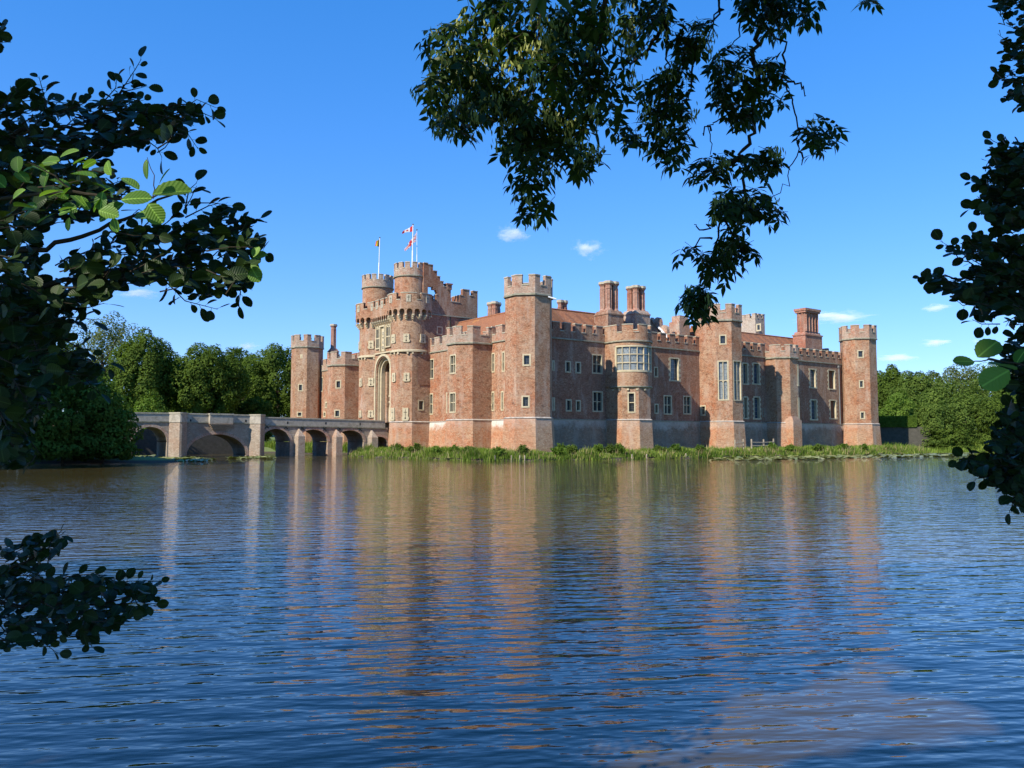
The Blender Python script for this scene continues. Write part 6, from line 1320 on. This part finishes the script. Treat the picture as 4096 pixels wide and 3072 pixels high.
Lv, tw = Leaves(), MB(); Dn = 2.6
twig(tw, [(2300, 800), (2212, 790), (2140, 775), (2095, 782)], Dn, .004, .0015, wob=.003)
for a in [(2105, 782, 175, 46, fs_, .6), (2112, 772, 40, 62, (-.5, -.8, .3)), (2135, 786, -5, 62, (0, -.3, 1)), (2180, 800, -150, 62, (.2, -.9, .5)), (2160, 812, -165, 48, fs_, .7), (2195, 786, 60, 40, fu)]: lf(*a)
under(ar_, 'foliage', Lv, bpy.data.materials['young_alder_leaf']); under(ar_, 'twigs', tw, TWIG)

FLECKS = [(tuple(at(x * S0, y * S0, D)), r_) for x, y, D, r_ in [(300, 430, 2.35, .28), (170, 410, 2.35, .2), (90, 390, 2.35, .13), (552, 565, 3.6, .16), (2100, 775, 2.6, .13), (1030, 130, 5.3, .28), (1010, 215, 5.3, .3), (1090, 240, 5.3, .25), (1190, 75, 5.3, .2), (1365, 85, 5.7, .22), (1190, 250, 5.3, .2), (1250, 320, 5.3, .22)]] + [((.9, 5.9, 0), .35), ((1.6, 6.0, 0), .5), ((2.3, 6.3, 0), .42), ((2.7, 6.9, 0), .5), ((3.3, 6.6, 0), .5), ((3.0, 7.5, 0), .33), ((3.5, 7.9, 0), .3), ((2.0, 6.9, 0), .3)]
def in_fleck(p, k=.12):
    for T_, r_ in FLECKS:
        v_ = Vector(p) - Vector(T_); t_ = v_.dot(SUNV)
        if t_ > .5 and (v_ - SUNV * t_).length < r_ + k: return True
    return False
# --- ash hanging in from above
ash = thing('ash_tree', 'ash boughs hanging from the top of the picture with narrow leaflets and bunches of keys', 'tree', (-.8, -4.2, .4))
tk = MB(); tk.tube([(-.8, -4.2, -.2), (-.8, -4.1, 3), (-.6, -3.7, 6), (-.3, -2.5, 9)], [.32, .27, .22, .14], 12)
for e in ([(-.6, -3.7, 6), (-.2, -1.0, 7.6), (.2, 1.8, 7.4), (.4, 4.2, 6.6), (.7, 5.6, 5.9)], [(-.6, -3.4, 6.6), (1.4, -.5, 8), (2.0, 2.8, 7.6), (2.0, 5.0, 6.6), (1.9, 5.7, 5.9)], [(-.6, -3.6, 6.2), (-2.6, -2, 8), (-4.2, 0, 8.6)], [(-.6, -3.7, 5.6), (1.5, -3.4, 7.2), (3.2, -2.2, 8)]):
    tk.tube(e, [.14 - .1 * i / (len(e) - 1) for i in range(len(e))], 8)
SQ = .859
def q2(p): return (p[0] * SQ + 1600, p[1] * SQ)
ash_tk = tk
AM = {
 'M0': ([(250, -420), (2000, -420), (1960, -60), (290, -60)], 260),
 'M1': ([(68, 118), (180, 112), (285, 98), (290, -60), (820, -60), (960, -60), (1010, 90), (1000, 200), (1095, 330), (1085, 430), (1055, 520), (1015, 640), (1002, 722), (932, 795), (880, 838), (792, 822), (735, 812), (725, 945), (692, 1025), (608, 1042), (528, 1020), (515, 880), (500, 830), (512, 745), (458, 725), (480, 625), (385, 602), (350, 680), (300, 690), (235, 662), (158, 620), (100, 530), (75, 400), (90, 240)], 460),
 'M1b': ([(960, -60), (1360, -60), (1330, 40), (1235, 90), (1225, 180), (1160, 260), (1060, 300), (1000, 200)], 42),
 'M2': ([(1120, 340), (1200, 330), (1250, 275), (1385, 280), (1360, 420), (1388, 560), (1355, 640), (1305, 795), (1200, 775), (1138, 735), (1150, 610), (1085, 560), (1120, 480)], 68),
 'M2b': ([(1010, 580), (1112, 575), (1115, 685), (1020, 685)], 8),
 'M3': ([(1230, 130), (1400, 75), (1495, 130), (1460, 210), (1380, 285), (1290, 265), (1240, 190)], 26),
 'M4': ([(1440, 280), (1510, 190), (1640, 180), (1630, 300), (1660, 400), (1805, 400), (1795, 480), (1740, 570), (1650, 565), (1560, 590), (1440, 545), (1425, 460), (1450, 380)], 64),
 'M5': ([(1540, -60), (1960, -60), (1960, 100), (1890, 115), (1815, 100), (1790, 195), (1700, 165), (1620, 120), (1550, 50)], 58),
 'M6': ([(1660, 265), (1765, 255), (1785, 405), (1670, 405)], 14),
 'M7': ([(1850, 610), (1915, 505), (1965, 530), (2060, 610), (2010, 700), (1920, 730), (1860, 690)], 15),
 'M8': ([(1335, 770), (1420, 725), (1580, 690), (1595, 800), (1480, 850), (1360, 868)], 20),
 'M9': ([(1605, 690), (1700, 650), (1800, 700), (1785, 810), (1700, 860), (1610, 790)], 18),
 'M10': ([(1425, 890), (1560, 860), (1700, 870), (1765, 950), (1825, 990), (1720, 1072), (1640, 1010), (1560, 1060), (1470, 1010)], 44),
 'M11': ([(1470, 1030), (1650, 1010), (1645, 1085), (1675, 1195), (1620, 1250), (1540, 1330), (1440, 1310), (1400, 1250), (1282, 1225), (1285, 1180), (1340, 1108), (1450, 1170), (1490, 1100)], 42),
 'M12': ([(1300, 1380), (1340, 1310), (1450, 1330), (1488, 1440), (1440, 1470), (1388, 1522), (1300, 1450)], 30),
 'M13': ([(2070, -40), (2215, -40), (2212, 30), (2120, 12)], 4)}
def compound(Lv, tw, base, d, L, n=9, size=.07):
    d = d.normalized(); sag = Vector((0, 0, -.45 * L)); side0 = d.cross(Vector((0, 0, 1)))
    if side0.length < .1: side0 = Vector((1, 0, 0))
    side0 = (side0.normalized() + jit(.35)).normalized()
    def pt(t): return base + d * L * t + sag * t * t
    tw.tube([pt(0), pt(.35), pt(.7), pt(1)], [.0022, .0018, .0014, .001], 3, cap=False)
    m_ = (n - 1) // 2
    for k in range(n):
        t = .3 + .66 * ((k // 2) / max(1, m_ - 1)) if k < n - 1 else 1.0; b_ = pt(min(t, 1)); tang = (d * L + sag * 2 * t).normalized()
        sd = side0 * (1 if k % 2 else -1) if k < n - 1 else Vector((0, 0, 0)); ld = tang * (.55 if k < n - 1 else 1) + sd * .8 + Vector((0, 0, -.12)) + jit(.14)
        sz = size * random.uniform(.75, 1.2); Lv.leaf(b_ + ld.normalized() * .006, ld, side0.cross(tang) + jit(.3) + Vector((0, 0, .3)), sz, sz * .4, ASHL, fold=.25, curl=.15)
def keybunch(K, base, n=16):
    for k in range(n):
        a = base + jit(.022) + Vector((0, 0, random.uniform(-.05, .0))); K.leaf(a, Vector((random.gauss(0, .22), random.gauss(0, .22), -1)), Vector((random.gauss(0, 1), random.gauss(0, 1), .1)), random.uniform(.034, .05), .011, ASHL, fold=.05, curl=.05)
groups = {0: ['M1', 'M0'], 1: ['M1b', 'M2', 'M2b', 'M3'], 2: ['M4', 'M5', 'M6', 'M7', 'M13'], 3: ['M8', 'M9', 'M10', 'M11', 'M12']}
lines = {0: [[(960, -60), (940, 150), (880, 300), (640, 330)], [(940, 150), (930, 330), (880, 480), (740, 560), (620, 700), (600, 950)], [(640, -60), (640, 200), (620, 420), (560, 560)], [(640, 130), (520, 190), (480, 240), (300, 330), (150, 420)], [(930, 330), (860, 600), (850, 780)], [(480, 240), (380, 420), (280, 600)]],
         1: [[(1240, -60), (1230, 90), (1190, 200), (1080, 290), (960, 350), (880, 480)], [(1500, -40), (1480, 70), (1370, 110), (1290, 200), (1240, 190)], [(1230, 90), (1240, 210), (1250, 340), (1230, 560), (1240, 720)], [(1370, 280), (1340, 420), (1290, 620)]],
         2: [[(1740, -60), (1690, 100), (1650, 250), (1665, 380), (1640, 520), (1640, 640), (1590, 730), (1612, 870), (1600, 940), (1500, 1020), (1462, 1180), (1412, 1260), (1390, 1410)], [(1690, 100), (1780, 200), (1800, 320), (1790, 400), (1835, 480), (1860, 620), (1840, 720), (1790, 850), (1730, 930)], [(1650, 250), (1560, 290), (1500, 420)], [(1640, 560), (1560, 610), (1500, 550), (1440, 590), (1445, 720)], [(1850, 600), (1950, 610)], [(1815, 375), (1870, 390), (1890, 445)], [(1860, 700), (1870, 770)], [(1440, 590), (1410, 620)], [(1600, -40), (1580, 160), (1530, 230)], [(1500, 40), (1470, 60), (1430, 275)]],
         3: [[(1600, 740), (1500, 780), (1400, 800)], [(1590, 730), (1700, 740), (1760, 770)], [(1600, 930), (1700, 960), (1790, 990)], [(1460, 1100), (1350, 1160)], [(1500, 1020), (1560, 1150), (1640, 1180)], [(1470, 1040), (1410, 1070), (1370, 1045)]]}
for gi, keys in groups.items():
    Lv, tw, K = Leaves(), MB(), Leaves(); D0 = [5.3, 5.7, 5.9, 5.8][gi]
    for li, pts in enumerate(lines[gi]):
        big = li == 0; twig(tw, [(q2(p)[0], q2(p)[1]) for p in pts], D0, .02 if big else .009, .005 if big else .003, scale=1, wob=.03)
    for kx in keys:
        poly, n = AM[kx]; P = [q2(p) for p in poly]; cx_ = sum(p[0] for p in P) / len(P); made = tries = 0
        while made < n and tries < n * 15:
            tries += 1; q = pick(P); a = at(q[0], q[1], D0 + random.gauss(0, .28 if kx == 'M1' else .14)); th_ = random.random() * 6.28
            d = Vector((math.cos(th_), math.sin(th_) * .8, random.uniform(-.75, .35))); L = random.uniform(.13, .22)
            tip = a + d.normalized() * L + Vector((0, 0, -.4 * L)); tp_ = proj(tip)
            if not in_poly(tp_, P) or (kx == 'M0' and in_fleck(a)): continue
            compound(Lv, tw, a, d, L, random.choice((7, 9, 9, 11)), .084); made += 1
            if random.random() < (.22 if gi < 2 else .12): keybunch(K, a + Vector((-.03, -.09, -.02)), random.randint(14, 28))
    if gi < 2:                              # keys hang where the sun reaches
        for x, y, D in ([(1030, 130, 5.0), (1015, 215, 5.0), (1000, 240, 5.0), (1090, 240, 5.0), (1190, 75, 5.0), (1190, 250, 5.0), (1260, 320, 5.0), (1120, 110, 5.0)] if gi == 0 else [(1365, 85, 5.4), (1350, 160, 5.4)]):
            for _ in range(4): keybunch(K, at((x + random.gauss(0, 14)) * S0, (y + random.gauss(0, 14)) * S0, D), random.randint(14, 26))
    under(ash, 'foliage', Lv, LF_ASH); under(ash, 'twigs', tw, TWIG); under(ash, 'seed_keys', K, KEYS)
for gi in (0, 1, 2):                       # the boughs the sprays hang from, above the picture
    for pts in lines[gi]:
        if pts[0][1] < 0:
            a = at(*q2(pts[0]), [5.3, 5.7, 5.9][gi]); e = Vector((.7, 5.6, 5.9)) if a.x < .6 else Vector((1.9, 5.7, 5.9)); ash_tk.tube([e, e.lerp(a, .55) + Vector((0, -.05, .1)), a], [.045, .03, .018], 6)
under(ash, 'trunk', ash_tk, BARK)
# nearest leaflets, right at the top edge
Lv, tw = Leaves(), MB()
for (x, y, an, L) in [(1165, -25, -110, 70), (1168, -25, -85, 75), (1190, -30, -48, 80), (1215, -30, -38, 60), (1290, -30, -100, 60), (1320, -30, -80, 55)]:
    b_ = at(x * S0, y * S0, 2.6); a = R(an); Lv.leaf(b_, Vector((math.cos(a), .1, math.sin(a))), Vector((-.3, -.8, .5)) + jit(.1), L * S0 / FPX * 2.6, L * .34 * S0 / FPX * 2.6, ASHL, fold=.2, curl=.1)
under(ash, 'foliage', Lv, LF_ASH)
# the crowns overhead and behind the camera, which keep the near boughs in shade
def canopy(t, name, c, rad, n, size, mat, seed):
    r = np.random.default_rng(seed); d = r.normal(size=(n, 3)); d /= np.linalg.norm(d, axis=1)[:, None]; P = d * (r.random((n, 1)) ** .4) * np.array(rad) + np.array(c)
    keep = P[:, 2] > np.maximum(2.6, CAMH + .9 + np.maximum(P[:, 1], 0) * .64)
    for T_, r_ in FLECKS:                   # gaps in the crown where the sun comes through
        v_ = P - np.array(T_); t_ = v_ @ np.array(SUNV); dd = np.linalg.norm(v_ - t_[:, None] * np.array(SUNV)[None], axis=1); keep &= dd > r_
    P = P[keep]; N = np.zeros_like(P); N[:, 2] = .6; N[:, 1] = -.4
    V, F = leaf_cloud(P - np.array(t.location), N, size, 1.0, .7); link(name, mesh_np(name, V, F, mat), t)
canopy(ash, 'crown', (-1.6, .2, 8.2), (4.6, 4.4, 2.6), 9000, .24, LF_ASH, 3); canopy(ash, 'crown', (-4, -4.0, 13.0), (11, 5, 5.0), 12000, .42, LF_ASH, 6)
canopy(al, 'crown', (-6.0, 0.6, 6.8), (3.0, 4.0, 3.0), 6500, .22, LF_ALDER, 4)
canopy(al, 'crown', (-14.5, -1.5, 12), (7.5, 6, 5), 9000, .42, LF_ALDER, 7); canopy(ar_, 'crown', (4.8, .6, 7.2), (3.2, 4.0, 2.6), 5500, .24, LF_ALDER, 5)

# ------------------------------------------------------------------ clouds: small fair-weather puffs
def cloud_mat():
    m = bpy.data.materials.new('cloud_vapour'); m.use_nodes = True; n = m.node_tree.nodes; n.clear(); l = m.node_tree.links
    out = n.new('ShaderNodeOutputMaterial'); v = n.new('ShaderNodeVolumePrincipled'); l.new(v.outputs[0], out.inputs['Volume'])
    tc = n.new('ShaderNodeTexCoord'); oi = n.new('ShaderNodeObjectInfo'); ln = n.new('ShaderNodeVectorMath'); ln.operation = 'LENGTH'; l.new(tc.outputs['Object'], ln.inputs[0])
    ad = n.new('ShaderNodeVectorMath'); l.new(tc.outputs['Object'], ad.inputs[0]); l.new(oi.outputs['Location'], ad.inputs[1])
    f = noise(n, l, ad.outputs[0], 2.1, 6, .7)
    q = math_n(n, l, 'SUBTRACT', math_n(n, l, 'ADD', math_n(n, l, 'MULTIPLY', f, 2.0), -.55), ln.outputs['Value'])
    dn = math_n(n, l, 'MULTIPLY', math_n(n, l, 'MAXIMUM', q, 0.0), .07)
    l.new(dn, v.inputs['Density']); v.inputs['Color'].default_value = (1, 1, 1, 1); v.inputs['Anisotropy'].default_value = -.3; return m
CLD = cloud_mat()
def cloud(x, y, wpx, hpx, label, D=2600):
    p = at(x * S0, y * S0, D); k = S0 / FPX * D / 2
    mb = MB(); nu, nv = 16, 10
    def sp_(i, j): a, b_ = 2 * math.pi * i / nu, math.pi * (j / nv - .5); return (math.cos(a) * math.cos(b_), math.sin(a) * math.cos(b_), math.sin(b_))
    for i in range(nu):
        for j in range(nv): mb.quad([sp_(i, j), sp_(i + 1, j), sp_(i + 1, j + 1), sp_(i, j + 1)])
    o = mb.build('cloud', [CLD]); o.location = p; o.scale = (wpx * k * 1.3, wpx * k * .9, hpx * k * 1.3); tag(o, label, 'cloud', 'small clouds low over the castle')
for a in [(1106, 506, 100, 52, 'wispy white cloud right of the flagpoles, under the hanging ash boughs'), (1266, 537, 95, 58, 'brightest puffy white cloud above the main chimneys'), (2022, 665, 90, 24, 'small flat cloud above and right of the far right corner tower'), (1800, 684, 200, 34, 'long flat cloud behind the broad ribbed chimney stack'),
          (2022, 740, 105, 22, 'faint flat cloud lower down near the right-hand leaves'), (1940, 774, 120, 26, 'faint cloud just above the trees right of the far tower'), (300, 634, 120, 26, 'white cloud peeping below the sunlit leaves on the left'), (535, 748, 70, 22, 'tiny cloud behind the trees left of the castle'), (2130, 738, 80, 22, 'faint cloud beside the dark leaves at the right edge')]: cloud(*a)
